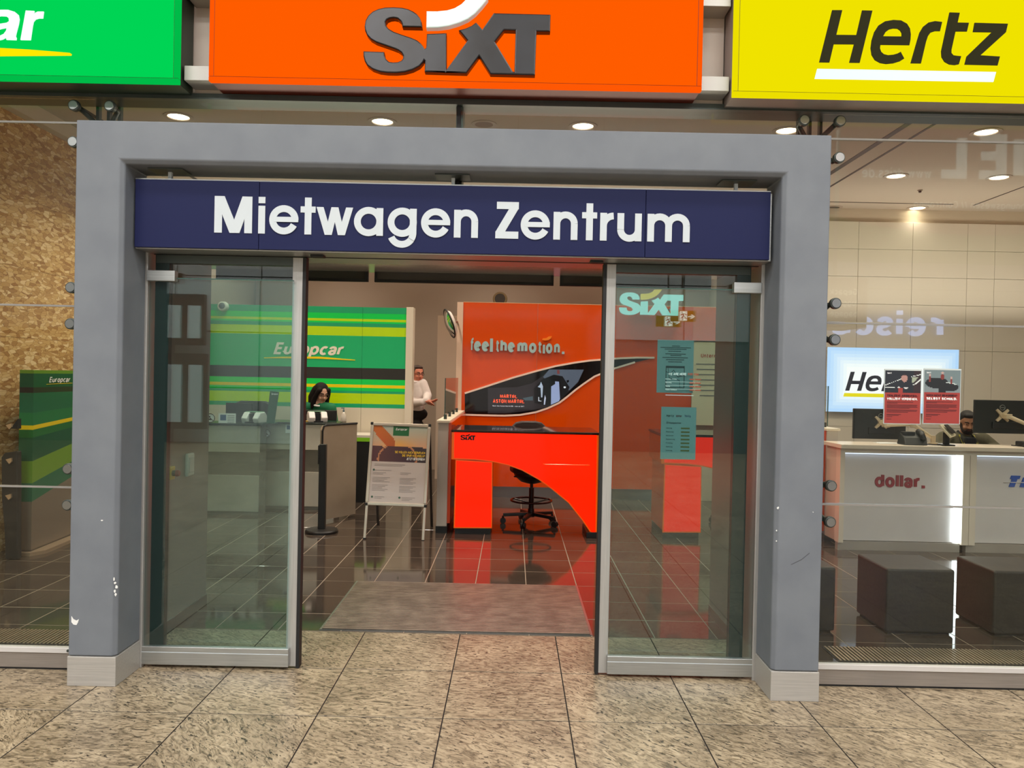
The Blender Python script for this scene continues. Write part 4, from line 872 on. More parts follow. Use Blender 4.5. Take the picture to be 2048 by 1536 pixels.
# chrome slogan
SL = [('f', 255, 305), ('e', 305, 395), ('e', 405, 497), ('l', 510, 548), ('t', 580, 635), ('h', 643, 728), ('e', 738, 828), ('m', 860, 990), ('o', 1010, 1105), ('t', 1120, 1180), ('i', 1186, 1216), ('o', 1226, 1310), ('n', 1330, 1405), ('.', 1432, 1465)]
for ch, a0, a1 in SL:
    bl_ = 398 + (a0 - 255) * .033; O = Y(*c5(a0, bl_), OY - .03); Q = Y(*c5(a1, bl_), OY - .03); hgt = (170 if ch not in '.' else 44 * 1.0) / 6.4 * 10.52 / FPX
    if ch == '.': m = MB().box(O.x, OY - .03, O.z, Q.x, OY - .006, O.z + (Q.x - O.x))
    elif ch in 'il': m = MB().box(O.x, OY - .03, O.z, Q.x, OY - .006, O.z + hgt * (1 if ch == 'l' else .66))
    else: m = MB(); text(m, ch, O, Q - O, V((0, 0, hgt)), sw=(.16 if ch in 'ft' else .23), t=V((0, .024, 0)))
    obj('letter', m, BRIGHTM, t)
obj('swoosh', poly_px(MB(), [c5(a, b) for a, b in ((1180, 252), (1188, 236), (1232, 232), (1262, 210), (1304, 208), (1290, 236), (1262, 256), (1220, 262))], OY - .03, .02), mat('swoosh_orange', (250, 140, 30), .3), t)
# lit wall logo on the orange partition
t = thing('wall_logo', 'pale glowing raised logo at the top of the orange partition', 'logo sign', (1.8, OY - .1, 2.48)); a, b = Y(1238, 630, OY - .1), Y(1355, 632, OY - .1); k = (b.x - a.x) / (1603 - 437)
sxt(t, OY - .09, V((a.x, 0, a.z)), k, k, .05, mat('logo_aqua', (150, 190, 190), .35, 0, .62, (180, 240, 232)), mat('logo_gold', (200, 180, 100), .35, 0, .5, (236, 196, 90)), .0)
for x in (a.x + .25, b.x - .1): obj('standoff', MB().cyl((x, OY - .07, a.z + .09), (x, OY, a.z + .09), .012), DULLM, t)
# convex mirror beside the orange partition
c = Y(899, 647, 6.2); t = thing('convex_mirror', 'round convex safety mirror on a bracket beside the orange partition', 'mirror', c)
ax = V((-.9, -.26, -.34)).normalized(); obj('shell', MB().cyl(c, c - ax * .05, .19, .15, 28), mat('mirror_shell', (210, 200, 190), .4), t); obj('rim', MB().ring(c, .19, .011, ax), SATBLK, t, smooth=True)
b1 = ax.orthogonal().normalized(); c1_ = ax.cross(b1); m = MB(); vs = [c + ax * .055]; fs_ = []
for i in range(1, 6):
    for j in range(28): a = j * 6.2832 / 28; rr = .186 * i / 5; vs.append(c + (b1 * math.cos(a) + c1_ * math.sin(a)) * rr + ax * .055 * (1 - (i / 5) ** 2))
fs_ = [(0, 1 + j, 1 + (j + 1) % 28) for j in range(28)] + [(1 + i * 28 + j, 1 + (i + 1) * 28 + j, 1 + (i + 1) * 28 + (j + 1) % 28, 1 + i * 28 + (j + 1) % 28) for i in range(4) for j in range(28)]
obj('glass', m.add(vs, fs_), CHROME, t, smooth=True); obj('bracket', MB().tube([c - ax * .05, c - ax * .10 + V((0, .1, .0)), V((oxe + .02, OY + .03, c.z))], .012, 8), DULLM, t)
# white side partitions with orange inner face
def sidewall(x0, x1, face, label, label2):
    t = thing('side_partition', label, 'partition', ((x0 + x1) / 2, 5.3, 0), 'low white partitions beside the orange desks')
    obj('body', bx(x0, 4.08, .07, x1, 6.5, 1.14), mat('partition_white', (206, 196, 184), .4), t, bev=.003)
    obj('cap', bx(x0 - .015, 4.06, 1.14, x1 + .015, 6.5, 1.165), mat('cap_cream', (236, 222, 200), .4), t, bev=.003)
    obj('base', bx(x0 - .006, 4.075, 0, x1 + .006, 6.5, .07), SATBLK, t)
    f0, f1 = (x1, x1 + .03) if face > 0 else (x0 - .03, x0)
    obj('orange_face', bx(f0, 4.10, .10, f1, 6.5, 1.14), mat('orange_face', (226, 74, 10), .15), t)
    xm = (x0 + x1) / 2; g = thing('glass_screen', label2, 'glass screen', (xm, 5.2, 1.165), 'glass screens on the white partitions')
    obj('pane', bx(xm - .004, 4.22, 1.18, xm + .004, 6.1, 1.60), GLASS, g)
    for y in (4.3, 4.85, 5.4, 5.95): obj('clip', bx(xm - .016, y - .02, 1.165, xm + .016, y + .02, 1.215), GUN, g, bev=.003)
    obj('edge', bx(xm - .0045, 4.216, 1.18, xm + .0045, 4.221, 1.60), EDGEG, g)
sidewall(-.763, -.655, 1, 'low white partition between poster stand and orange desk', 'clear glass screen on the partition beside the poster stand')
sidewall(3.245, 3.36, -1, 'low white partition between orange desks and white counter', 'clear glass screen on the partition beside the white counter')
# orange desks
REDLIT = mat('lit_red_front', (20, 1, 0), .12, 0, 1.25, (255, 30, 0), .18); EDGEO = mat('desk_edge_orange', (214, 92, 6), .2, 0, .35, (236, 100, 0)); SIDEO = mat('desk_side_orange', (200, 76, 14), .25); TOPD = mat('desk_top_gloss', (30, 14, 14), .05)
def c6(a, b): return 860 + a / 5.39, 830 + b / 5.39
DK = 4.0
arch = [(1650, 1130), (1500, 940), (1330, 800), (1180, 690), (1000, 590), (850, 535), (670, 495), (500, 475)]
t = thing('orange_desk', 'glowing red-orange arched desk beside the poster stand', 'desk', (.14, DK, 0), 'glowing orange desks')
obj('front_frame', poly_px(MB(), [c6(*q) for q in [(235, 172), (1818, 197), (1815, 1275), (1735, 1278)] + [(a - 8, b + 9) for a, b in arch] + [(230, 478)]], DK, .03), EDGEO, t)
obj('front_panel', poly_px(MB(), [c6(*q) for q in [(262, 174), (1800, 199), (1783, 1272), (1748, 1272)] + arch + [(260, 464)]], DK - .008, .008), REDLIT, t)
obj('groove', MB().tube([Y(*c6(1222, 522), DK - .009), Y(*c6(1232, 532), DK - .009), Y(*c6(1720, 541), DK - .009)], .004, 6), EDGEO, t)
dx0, dx1 = Y(*c6(235, 172), DK).x, Y(*c6(1818, 197), DK).x
obj('top', bx(dx0 - .005, DK - .03, 1.052, dx1 + .01, DK + .78, 1.078), TOPD, t, bev=.01)
obj('pedestal', bx(-.575, DK + .06, .075, -.20, DK + .74, 1.0), SIDEO, t)
obj('pedestal_frame', poly_px(MB(), [c6(*q) for q in ((275, 484), (675, 508), (668, 1222), (254, 1220))], DK + .045, .015), EDGEO, t)
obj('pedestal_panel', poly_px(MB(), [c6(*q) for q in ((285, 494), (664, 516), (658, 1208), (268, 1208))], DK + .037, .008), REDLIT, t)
obj('pedestal_kick', bx(-.57, DK + .08, 0, -.20, DK + .72, .075), SATBLK, t)
obj('side_panel', bx(dx0 + .002, DK + .03, .775, dx0 + .03, DK + .74, 1.05), SIDEO, t); obj('side_panel', bx(dx1 - .03, DK + .03, .06, dx1 - .004, DK + .45, 1.05), SIDEO, t)
obj('foot', bx(.78, DK - .02, 0, .90, DK + .46, .06), SATBLK, t, bev=.004)
a = Y(*c6(328, 270), DK - .01); b = Y(*c6(476, 272), DK - .01); k = (b.x - a.x) / (1603 - 437); sxt(t, DK - .009, V((a.x, 0, a.z)), k, k, .002, mat('logo_black_print', (60, 4, 8), .4), mat('logo_black_print', (60, 4, 8)), 0, ('logo', 'logo'))
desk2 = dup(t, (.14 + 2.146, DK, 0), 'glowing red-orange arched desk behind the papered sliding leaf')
# draughtsman stools
def stool(p, label):
    t = thing('office_stool', label, 'office chair', p, 'high office chairs at the orange desks'); SEAT = mat('seat_brown_black', (44, 30, 28), .55); LEG = mat('chair_base_black', (22, 17, 17), .35)
    obj('backrest', MB().prism([(x, -.0, z) for x, z in ((-.20, .80), (.20, .80), (.215, .95), (.20, 1.07), (.15, 1.115), (.08, 1.13), (-.08, 1.13), (-.15, 1.115), (-.20, 1.07), (-.215, .95))], (0, .05, 0)), SEAT, t, bev=.02, seg=3, local=True); bk = t.children[0]; 
    for v in bk.data.vertices: v.co.y += .20 + .18 * v.co.x * v.co.x * -4
    obj('back_arm', MB().tube([(0, .06, .56), (0, .24, .60), (0, .26, .9)], .022, 8), LEG, t, local=True)
    obj('seat', MB().prism([(.24 * math.cos(a) if abs(math.cos(a)) < .8 else .235 * (1 if math.cos(a) > 0 else -1), .22 * math.sin(a), .57) for a in [i * 6.2832 / 28 for i in range(28)]], (0, 0, .07)), SEAT, t, bev=.025, seg=3, local=True)
    obj('seat_shell', MB().lathe([(.05, .45), (.12, .47), (.19, .53), (.21, .575)], (0, 0, 0), 24), LEG, t, smooth=True, local=True); obj('lever', MB().tube([(-.05, 0, .51), (-.21, -.03, .53)], .007, 6), LEG, t, local=True)
    obj('column', MB().cyl((0, 0, .12), (0, 0, .40), .028).cyl((0, 0, .40), (0, 0, .47), .018), LEG, t, local=True)
    fr = obj('foot_ring', MB().ring((0, 0, .26), .225, .011), mat('ring_dark_red', (60, 22, 18), .25, .6), t, smooth=True, local=True); m = MB()
    for k in range(3): a = k * 2.094 + .3; m.tube([(0.02 * math.cos(a), .02 * math.sin(a), .23), (.225 * math.cos(a), .225 * math.sin(a), .26)], .009, 6)
    obj('spoke', m, LEG, fr, local=True); obj('hub', MB().cyl((0, 0, .08), (0, 0, .17), .042, .034), LEG, t, local=True)
    for k in range(5):
        a = k * 1.2566 + .45; d = V((math.cos(a), math.sin(a), 0)); q = V((-d.y, d.x, 0))
        obj('leg', MB().prism([d * .03 + q * .028 + V((0, 0, .095)), d * .03 - q * .028 + V((0, 0, .095)), d * .31 - q * .016 + V((0, 0, .078)), d * .31 + q * .016 + V((0, 0, .078))], (0, 0, .035)), LEG, t, bev=.006, local=True)
        o = obj('caster', MB().cyl(d * .31 + q * .022 + V((0, 0, .032)), d * .31 + q * .006 + V((0, 0, .032)), .032, n=16).cyl(d * .31 - q * .022 + V((0, 0, .032)), d * .31 - q * .006 + V((0, 0, .032)), .032, n=16), SATBLK, t, local=True)
        obj('caster_stem', MB().cyl(d * .31 + V((0, 0, .03)), d * .31 + V((0, 0, .085)), .012), LEG, o, local=True)
    return t
st = stool(V((.23, 4.70, 0)), 'dark high office chair behind the arched desk beside the poster stand'); st.rotation_euler = (0, 0, R(12))
dup(st, (2.62, 4.95, 0), 'dark high office chair behind the desk of the papered leaf', R(70))
# info board behind the second desk
t = thing('info_board', 'white board with a red heading and lines of print behind the papered leaf', 'board', (2.75, 6.5, 1.2)); y = OY - .034; a = Y(1386, 850, y); b = Y(1436, 685, y)
obj('board', bx(2.40, y, a.z, 3.1, y + .02, b.z), mat('board_cream', (222, 206, 176), .4), t); struct('wall_desk', bx(2.41, OY + .07, 0, 3.3, OY + .12, 2.6), CREAM, 'cream wall behind the second orange desk', 'wall')
m = MB(); O = Y(1402, 715, y - .002); text(m, 'Unternehmen', O, V((.40, 0, 0)), V((0, 0, .055)), sw=.18); obj('lettering', m, mat('board_red', (188, 84, 60), .5), t)
m = MB()
for k in range(7): O = Y(1392 + 1.2 * k, 729 + k * 10.5, y - .002); m.box(O.x, y - .002, O.z, O.x + .5, y - .001, O.z + .014)
obj('print', m, PRINTGRY, t)
t = thing('flat_monitor', 'dark monitor on the desk of the papered leaf', 'monitor', (2.78, 4.45, 1.078)); obj('screen', bx(2.62, 4.43, 1.10, 3.05, 4.46, 1.30), SATBLK, t, bev=.005); obj('stand', bx(2.78, 4.42, 1.078, 2.92, 4.55, 1.105), SATBLK, t)
# corridor partition and blind grey wall parts behind the man
struct('wall_corridor_low', bx(-1.2, 8.3, 0, -.2, 8.4, Y(880, 631, 8.3).z), CREAM, 'cream wall section behind the standing man', 'wall')
t = thing('wall_fan', 'round dark ventilator high on the greige wall above the orange partition', 'ventilator', Y(1000, 598, YF - .1)); c = Y(1000, 598, YF - .1); obj('rim', MB().ring(c, .105, .02, (0, 1, 0)), mat('fan_gold', (140, 120, 84), .4), t, smooth=True); obj('mesh', MB().disc(c, .095, (0, -1, 0), .01), mat('fan_dark', (62, 56, 50), .6), t)

# ================================================================ WHITE COUNTER AREA
HY0 = 3.65
BRUSH = noisy('brushed_silver_inset', (212, 202, 200), (220, 210, 208), 2, .30, .08); LED = mat('led_strip', (255, 255, 255), .4, 0, 6.0, (236, 248, 255)); LEDB = mat('led_strip_dim', (240, 246, 255), .4, 0, 2.2, (205, 225, 255))
t = thing('white_counter', 'long white service counter with lit silver insets and coloured wordmarks', 'counter', (5.2, 4.0, 0))
obj('worktop', bx(3.19, HY0 - .06, 1.0, 7.4, 4.03, 1.04), mat('worktop_white', (232, 216, 198), .3), t, bev=.004)
obj('carcass', bx(3.215, HY0 + .10, .08, 7.38, 4.0, 1.0), mat('carcass_white', (206, 194, 180), .5), t)
obj('top_band', bx(3.21, HY0, .955, 7.38, HY0 + .10, 1.0), mat('counter_white', (224, 208, 192), .4), t)
for xa, xb in ((3.21, 3.255), (4.41, 4.475), (4.479, 4.54), (5.70, 5.765), (5.769, 5.83), (6.98, 7.38)): obj('post', bx(xa, HY0, .075, xb, HY0 + .10, .955), mat('counter_white', (224, 208, 192)), t)
for xa, xb in ((3.255, 4.41), (4.54, 5.70), (5.83, 6.98)):
    obj('inset', bx(xa, HY0 + .06, .09, xb, HY0 + .095, .955), BRUSH, t)
    l = obj('light_strip', bx(xb - .055, HY0 + .02, .09, xb - .002, HY0 + .06, .952), LED, t); l2 = obj('light_strip', bx(xa + .01, HY0 + .03, .946, xb - .06, HY0 + .045, .953), LEDB, t)
for xa, xb in ((3.215, 4.41), (4.47, 5.70), (5.75, 6.98)): obj('plinth', bx(xa, HY0 + .03, 0, xb, HY0 + .09, .085), noisy('plinth_taupe', (166, 154, 146), (174, 162, 152), 2, .3, .1), t)
DR = mat('wordmark_crimson', (150, 44, 58), .45)
gy = HY0 + .048
O = Y(1750, 974, gy); Q = Y(1850, 977, gy)
for i, ch in enumerate('dollar.'): m = MB(); text(m, 'dollar.', O, Q - O, V((0, 0, 27.5 * (gy + CD) / FPX)), sw=.20, t=V((0, .012, 0)), gap=.09, only=i); obj('letter', m, DR, t)
BL = mat('wordmark_blue', (36, 84, 176), .45); O = Y(2008, 977, gy); k = (gy + CD) / FPX
for i, ch in enumerate('Thrifty'):
    m = MB(); text(m, 'Thrifty', O, V((172 * k, 0, 0)), V((0, 0, 26 * k)), sw=.26, shear=.24, t=V((0, .012, 0)), gap=.05, only=i); obj('letter', m, BL, t)
obj('cut_line', bx(O.x, gy - .001, O.z + 12 * k, O.x + 172 * k, gy + .012, O.z + 13.5 * k), BRUSH, t)
# lit white logo panel behind the counter
y = YB - .06; a, b = Y(1652, 823, y), Y(1918, 704, y)
t = thing('lit_logo_panel', 'white backlit panel with dark slanted lettering over a yellow bar behind the counter', 'sign', ((a.x + b.x) / 2, y, a.z)); SW = Y(1652, 703, y).z
obj('case', bx(a.x, y + .01, a.z - .0, b.x, YB - .03, b.z + .03), WHITE, t)
def glow(s, q): e = min(s * 1.9, (1 - s) * 1.9, q, 1 - q); g = max(0, min(1, e / .30)); return (int(176 + 79 * g), int(212 + 43 * g), 255)
picture('face', V((a.x, y, a.z)), V((b.x - a.x, 0, 0)), V((0, 0, b.z - a.z + .03)), 40, 20, glow, t, emit=1.15)
def c7(a_, b_): return 1640 + a_ / 5.02, 700 + b_ / 5.02
p0, p1 = Y(*c7(250, 408), y), Y(*c7(410, 410), y)
sc = (p1.x - p0.x) / (668 - 328)
def PH2(u, v): return p0.x + (u - 328) * sc, p0.z + (525 + (u - 328) * .016 - v) * sc * .92
hz(t, y - .006, PH2, .006, mat('letter_navy', (46, 52, 76), .4), mat('bar_yellow', (30, 30, 2), .4, 0, .9, (255, 236, 0)))
# monitors on arms
def monitor(label, u0, v0, u1, v1, y, hubu, hubv, path):
    a, b = Y(u0, v1, y), Y(u1, v0, y); t = thing('arm_monitor', label, 'monitor', ((a.x + b.x) / 2, y, 1.04), 'monitors on arms over the white counter'); ARM = mat('arm_cream', (206, 188, 158), .4, .3)
    tilt = .0; obj('housing', bx(a.x, y, a.z, b.x, y + .03, b.z), mat('monitor_back', (30, 32, 30), .35), t, bev=.006)
    obj('lower_ridge', bx(a.x + (b.x - a.x) * .28, y - .018, a.z + .05, a.x + (b.x - a.x) * .78, y, a.z + .12), mat('monitor_ridge', (22, 23, 22), .4), t, bev=.008)
    h = Y(hubu, hubv, y - .02); c = Y(hubu - 1, v0 + 12 + (hubu - u0) * .02, y - .002); obj('emblem', MB().ring(c, .026, .0035, (0, 1, 0), 26, 6).box(c.x - .018, c.y - .002, c.z - .004, c.x + .018, c.y + .001, c.z + .004), DULLM, t)
    m = MB()
    for sx in (-1, 1):
        for sz in (-1, 1): m.prism([h + V((sx * .012, 0, -sz * .012)), h + V((-sx * .012, 0, sz * .012)), h + V((sx * .05, 0, sz * .066)), h + V((sx * .066, 0, sz * .05))], (0, .018, 0))
    m.cyl(h - V((0, .01, 0)), h + V((0, .02, 0)), .03); obj('mount_plate', m, ARM, t)
    P = [h - V((0, .03, 0))] + [Y(u, v, yy) for u, v, yy in path]
    obj('joint', MB().box(P[1].x - .03, P[1].y - .02, P[1].z - .025, P[1].x + .03, h.y, P[1].z + .025), ARM, t, bev=.005)
    for q, r in zip(P[1:], P[2:]): obj('arm', MB().cyl(q, r, .022, .017, 10), ARM, t)
    for q in P[2:-1]: obj('elbow', MB().cyl(q - V((0, 0, .03)), q + V((0, 0, .03)), .028), ARM, t)
    e = P[-1]; obj('column', MB().cyl((e.x, e.y, 1.04), e + V((0, 0, .03)), .024).cyl((e.x, e.y, 1.04), (e.x, e.y, 1.052), .045), ARM, t)
    return t
monitor('black monitor with cream arm half hidden by the red recruitment posters', 1706, 819, 1813, 877, 4.15, 1763, 845, [(1773, 850, 4.08), (1826, 849, 3.97), (1866, 877, 3.95)])
monitor('black monitor with cream arm beside the bearded man', 1948, 802, 2075, 866, 4.05, 2006, 831, [(2017, 833, 3.98), (2085, 862, 3.9), (2100, 880, 3.9)])
# desk phone, payment terminal, leaflets
p = V((Y(1829, 889, 3.74).x, 3.74, 1.041)); t = thing('desk_phone', 'black desk phone on the white counter below the posters', 'telephone', p); w2 = .13
obj('body', MB().prism([(p.x - w2, p.y - .08, p.z), (p.x - w2, p.y + .10, p.z), (p.x - w2 + .03, p.y + .10, p.z + .12), (p.x - w2 + .02, p.y - .02, p.z + .07)], (w2 * 1.7, 0, 0)), mat('phone_black', (34, 36, 34), .4), t, bev=.008)
obj('handset', MB().tube([(p.x + .06, p.y - .05, p.z + .06), (p.x + .075, p.y + .02, p.z + .115), (p.x + .08, p.y + .09, p.z + .125)], .028, 10), SATBLK, t, smooth=True); obj('display', bx(p.x - .10, p.y + .03, p.z + .09, p.x + .02, p.y + .09, p.z + .125), SATBLK, t, bev=.004)
m = MB().tube([(p.x + .10, p.y + .0, p.z + .01), (p.x + .17, p.y - .03, p.z + .008), (p.x + .24, p.y - .01, p.z + .006)], .006, 6); obj('cable', m, BLACK, t, smooth=True)
e = V((Y(1893, 895, 3.72).x, 3.72, 1.041)); t = thing('payment_terminal', 'tilted payment terminal with pale rim on a black stand', 'terminal', e)
obj('foot', bx(e.x - .06, e.y - .05, e.z, e.x + .06, e.y + .07, e.z + .012), SATBLK, t, bev=.004); obj('stem', bx(e.x - .025, e.y - .01, e.z + .01, e.x + .025, e.y + .03, e.z + .13), SATBLK, t, bev=.006)
q = [Y(u, v, yy) for u, v, yy in ((1880, 849, 3.70), (1890, 848, 3.80), (1913, 870, 3.74), (1903, 874, 3.64))]; nn = (q[1] - q[0]).cross(q[3] - q[0]).normalized()
obj('rim', MB().prism(q, nn * .02), mat('terminal_cream', (226, 214, 184), .4), t, bev=.004); cc = sum(q, V()) / 4
if nn.dot(EYE - cc) < 0: nn = -nn
obj('glass', MB().prism([cc + (z - cc) * .74 + nn * .022 for z in q], nn * -.004), SATBLK, t)
a = Y(1764, 886, 3.95); tag(obj('leaflet', MB().prism([(a.x - .1, 3.78, 1.0405), (a.x + .12, 3.82, 1.0405), (a.x + .09, 3.98, 1.0405), (a.x - .09, 3.96, 1.0405)], (0, 0, .004)), PRINTWHT), 'white leaflet lying on the counter before the half hidden monitor', 'leaflet')
e = V((Y(2046, 890, 3.8).x + .05, 3.8, 1.041)); t = thing('card_reader', 'black card reader cut by the frame on the white counter', 'reader', e); obj('body', bx(e.x - .08, e.y - .05, e.z, e.x + .08, e.y + .08, e.z + .05), SATBLK, t, bev=.01); obj('cable', MB().tube([e + V((-.07, 0, .01)), e + V((-.12, -.02, .008)), e + V((-.14, .04, .008))], .005, 6), BLACK, t)
# leather cubes
LEA = noisy('cube_leather', (38, 33, 30), (46, 40, 36), 60, .45, 0, .1, (1, 1, 1), 3)
def pouf(x0, label):
    t = thing('cube_stool', label, 'stool', (x0 + .222, 1.33, 0), 'dark leather cube stools'); obj('body', bx(x0, 1.11, .012, x0 + .444, 1.555, .428), LEA, t, bev=.014, seg=3); obj('base', bx(x0 + .02, 1.13, 0, x0 + .424, 1.535, .014), BLACK, t); return t
pouf(2.467, 'dark leather cube stool standing in full view before the white counter'); pouf(3.168, 'dark leather cube stool cut by the picture edge'); pouf(1.69, 'dark leather cube stool mostly hidden behind the grey portal')
# posters on the glass
def fold(t, a, w, h): pass
def poster(label, u0, v0, u1, v1, y, fn, head, sub, nlines, m_bg):
    a, b = Y(u0, v1, y), Y(u1, v0, y); W, H = b.x - a.x, b.z - a.z; t = thing('glass_poster', label, 'poster', a, 'red recruitment posters taped to the glass')
    obj('backing', bx(a.x - .004, y, a.z - .004, b.x + .004, y + .003, b.z + .006), mat('poster_sleeve', (176, 186, 184), .3), t)
    obj('sheet', MB().face([(a.x, y - .001, a.z), (b.x, y - .001, a.z), (b.x, y - .001, a.z + H * .58), (a.x, y - .001, a.z + H * .58)]), m_bg, t)
    picture('photo', V((a.x, y - .001, a.z + H * .58)), V((W, 0, 0)), V((0, 0, H * .42)), 40, 28, fn, t)
    m = MB(); text(m, head[0], V((a.x + W * .06, y - .002, a.z + H * .505)), V((W * .86, 0, 0)), V((0, 0, H * .04)), sw=.26, gap=.06); obj('lettering', m, mat('poster_dark_text', (60, 22, 30), .5), t)
    m = MB(); text(m, head[1], V((a.x + W * .06, y - .002, a.z + H * .442)), V((W * .86, 0, 0)), V((0, 0, H * .045)), sw=.27, gap=.06); obj('lettering', m, PRINTWHT, t)
    m = MB(); text(m, 'SIXT', V((a.x + W * .05, y - .002, a.z + H * .935)), V((W * .13, 0, 0)), V((0, 0, H * .026)), sw=.26, gap=.05); obj('lettering', m, PRINTWHT, t)
    m = MB()
    for s1, h in ((.80, .40), (.36, .378), (.92, .345), (.90, .325), (.92, .305), (.70, .285), (.92, .25), (.90, .23), (.66, .208), (.46, .165), (.40, .145), (.22, .12), (.20, .075)): m.face([(a.x + W * .06, y - .002, a.z + H * h), (a.x + W * s1, y - .002, a.z + H * h), (a.x + W * s1, y - .002, a.z + H * (h + .008)), (a.x + W * .06, y - .002, a.z + H * (h + .008))])
    obj('print', m, mat('poster_dark_text', (60, 22, 30)), t)
    obj('tape', bx(a.x - .004, y - .0015, b.z, b.x + .004, y, b.z + .008), mat('tape', (196, 204, 200), .3), t)
def seg(s, q, x0, y0, x1, y1, r):
    dx, dy = x1 - x0, y1 - y0; k = max(0, min(1, ((s - x0) * dx + (q - y0) * dy) / (dx * dx + dy * dy))); return math.hypot(s - x0 - k * dx, q - y0 - k * dy) < r
def ph1(s, q):
    if seg(s, q, 0, .32, .44, .62, .012) or seg(s, q, 0, .24, .28, .245, .014) or seg(s, q, .74, .74, 1, .84, .014) or seg(s, q, .8, .36, 1, .62, .02): return (214, 220, 216)
    if .75 < s < .92 and .45 + .0 < q < .70 and s - .75 < (q - .40) * .6: return (150, 160, 140)
    if math.hypot((s - .54) / .085, (q - .66) / .18) < 1: return (168, 128, 118) if q < .78 else (60, 44, 44)
    if q < .2 and abs(s - .44) < .055: return (150, 56, 50)
    if seg(s, q, .55, .22, .62, .22, .025) or math.hypot(s - .39, (q - .24)) < .03: return (206, 208, 206)
    return (30, 36, 44) if s < .8 else (46, 34, 38)
def ph2(s, q):
    for cx, cy, r, k in ((.5, .72, .11, .16), (.15, .62, .06, .14), (.75, .55, .06, .12)):
        if math.hypot((s - cx) / (r * .4), (q - cy - k) / .055) < 1: return (176, 150, 142)
        if math.hypot((s - cx) / (r * .45), (q - cy + .02) / .15) < 1: return (120, 50, 46)
    if seg(s, q, .62, .46, .88, .38, .02): return (190, 200, 196)
    if math.hypot((s - .35) / .32, (q - .42) / .24) < 1 or math.hypot((s - .72) / .24, (q - .25) / .19) < 1 or abs(s - .5) < .09 and q < .6: return (26, 30, 34)
    return (108, 124, 126) if q > .25 else (120, 130, 132)
PRED = mat('poster_red', (152, 56, 50), .45)
poster('red recruitment poster taped to the glass showing one person by a car', 1768, 742, 1842, 846, .204, ph1, ('TEILZEIT ARBEITEN.', 'VOLLZEIT VERDIENEN.'), '', 0, PRED)
poster('red recruitment poster taped to the glass showing people beside dark cars', 1846.5, 741, 1921, 846, .204, ph2, ('NOCH NICHT BEWORBEN?', 'SELBST SCHULD.'), '', 0, PRED)
# papers and vinyl text on the sliding leaf
PAP = mat('paper_teal_tint', (150, 166, 168), .6)
y = .329
a, b = Y(1313, 785, y), Y(1388, 681, y); t = thing('leaf_paper', 'paper with a framed sketch map taped behind the sliding leaf', 'paper', a, 'papers taped behind the sliding leaf'); W, H = b.x - a.x, b.z - a.z
obj('sheet', bx(a.x, y, a.z, b.x, y + .002, b.z), PAP, t); m = MB(); INK = mat('ink_dark_teal', (34, 52, 56), .6)
for h, s0, s1 in ((.88, .4, .62), (.85, .08, .92), (.82, .2, .8), (.78, .3, .65), (.73, .22, .78), (.70, .36, .66), (.66, .14, .84), (.62, .24, .74), (.58, .3, .68)): m.box(a.x + W * s0, y - .001, a.z + H * h, a.x + W * s1, y, a.z + H * h + .004)
m.box(a.x + W * .24, y - .001, a.z + H * .47, a.x + W * .76, y, a.z + H * .51); m.box(a.x + W * .24, y - .001, a.z + H * .09, a.x + W * .26, y, a.z + H * .5); m.box(a.x + W * .74, y - .001, a.z + H * .09, a.x + W * .76, y, a.z + H * .5); m.box(a.x + W * .24, y - .001, a.z + H * .09, a.x + W * .76, y, a.z + H * .105)
for q in ribbon([(.26, .40), (.36, .36), (.46, .43), (.58, .30), (.74, .34)], .012) + ribbon([(.30, .47), (.34, .28), (.46, .26), (.62, .24), (.64, .10)], .012): m.face([(a.x + W * p.x, y - .0008, a.z + H * p.y) for p in q])
obj('print', m, INK, t)
a, b = Y(1320.5, 918, y), Y(1393, 815, y); t = thing('leaf_paper', 'paper listing opening hours with olive time bars behind the sliding leaf', 'paper', a, 'papers taped behind the sliding leaf'); W, H = b.x - a.x, b.z - a.z
obj('sheet', bx(a.x, y, a.z, b.x, y + .002, b.z), mat('paper_teal_tint_light', (156, 174, 176), .6), t)
for s, x, ww, mm in (('Hertz', .15, .21, INK), ('dollar', .42, .17, mat('ink_red', (120, 60, 62), .6)), ('Thrifty', .66, .18, mat('ink_blue', (30, 56, 110), .6))): m = MB(); text(m, s, V((a.x + W * x, y - .001, a.z + H * .81)), V((W * ww, 0, 0)), V((0, 0, H * .045)), sw=.2, gap=.08); obj('lettering', m, mm, t)
m = MB(); text(m, 'Offnungszeiten', V((a.x + W * .15, y - .001, a.z + H * .68)), V((W * .42, 0, 0)), V((0, 0, H * .035)), sw=.2, gap=.08); O = a.x + W * .165; m.box(O - .002, y - .001, a.z + H * .722, O, y, a.z + H * .73); m.box(O + .003, y - .001, a.z + H * .722, O + .005, y, a.z + H * .73)
for k, s in enumerate(('Montag', 'Dienstag', 'Mittwoch', 'Donnerstag', 'Freitag', 'Samstag', 'Sonntag')): text(m, s, V((a.x + W * .15, y - .001, a.z + H * (.585 - .071 * k))), V((W * (.022 * len(s) + .03), 0, 0)), V((0, 0, H * .022)), sw=.2)
obj('lettering', m, INK, t); OL = mat('time_bar_olive', (120, 108, 48), .6)
for k in range(7): obj('time_bar', bx(a.x + W * .57, y - .001, a.z + H * (.58 - .071 * k), a.x + W * .82, y, a.z + H * (.61 - .071 * k)), OL, t)
y = .314; t = thing('vinyl_hours', 'white and red vinyl opening hours on the leaf over the sketch map', 'lettering', Y(1337, 790, y)); VR = mat('vinyl_red', (206, 84, 52), .5)
def vt(s, u0, v0, u1, v1, h, mm, sw=.24): O = Y(u0, v0, y); Q = Y(u1, v1, y); m = MB(); text(m, s, O, Q - O, V((0, 0, h * 4.31 / FPX)), sw=sw, gap=.06); obj('lettering', m, mm, t)
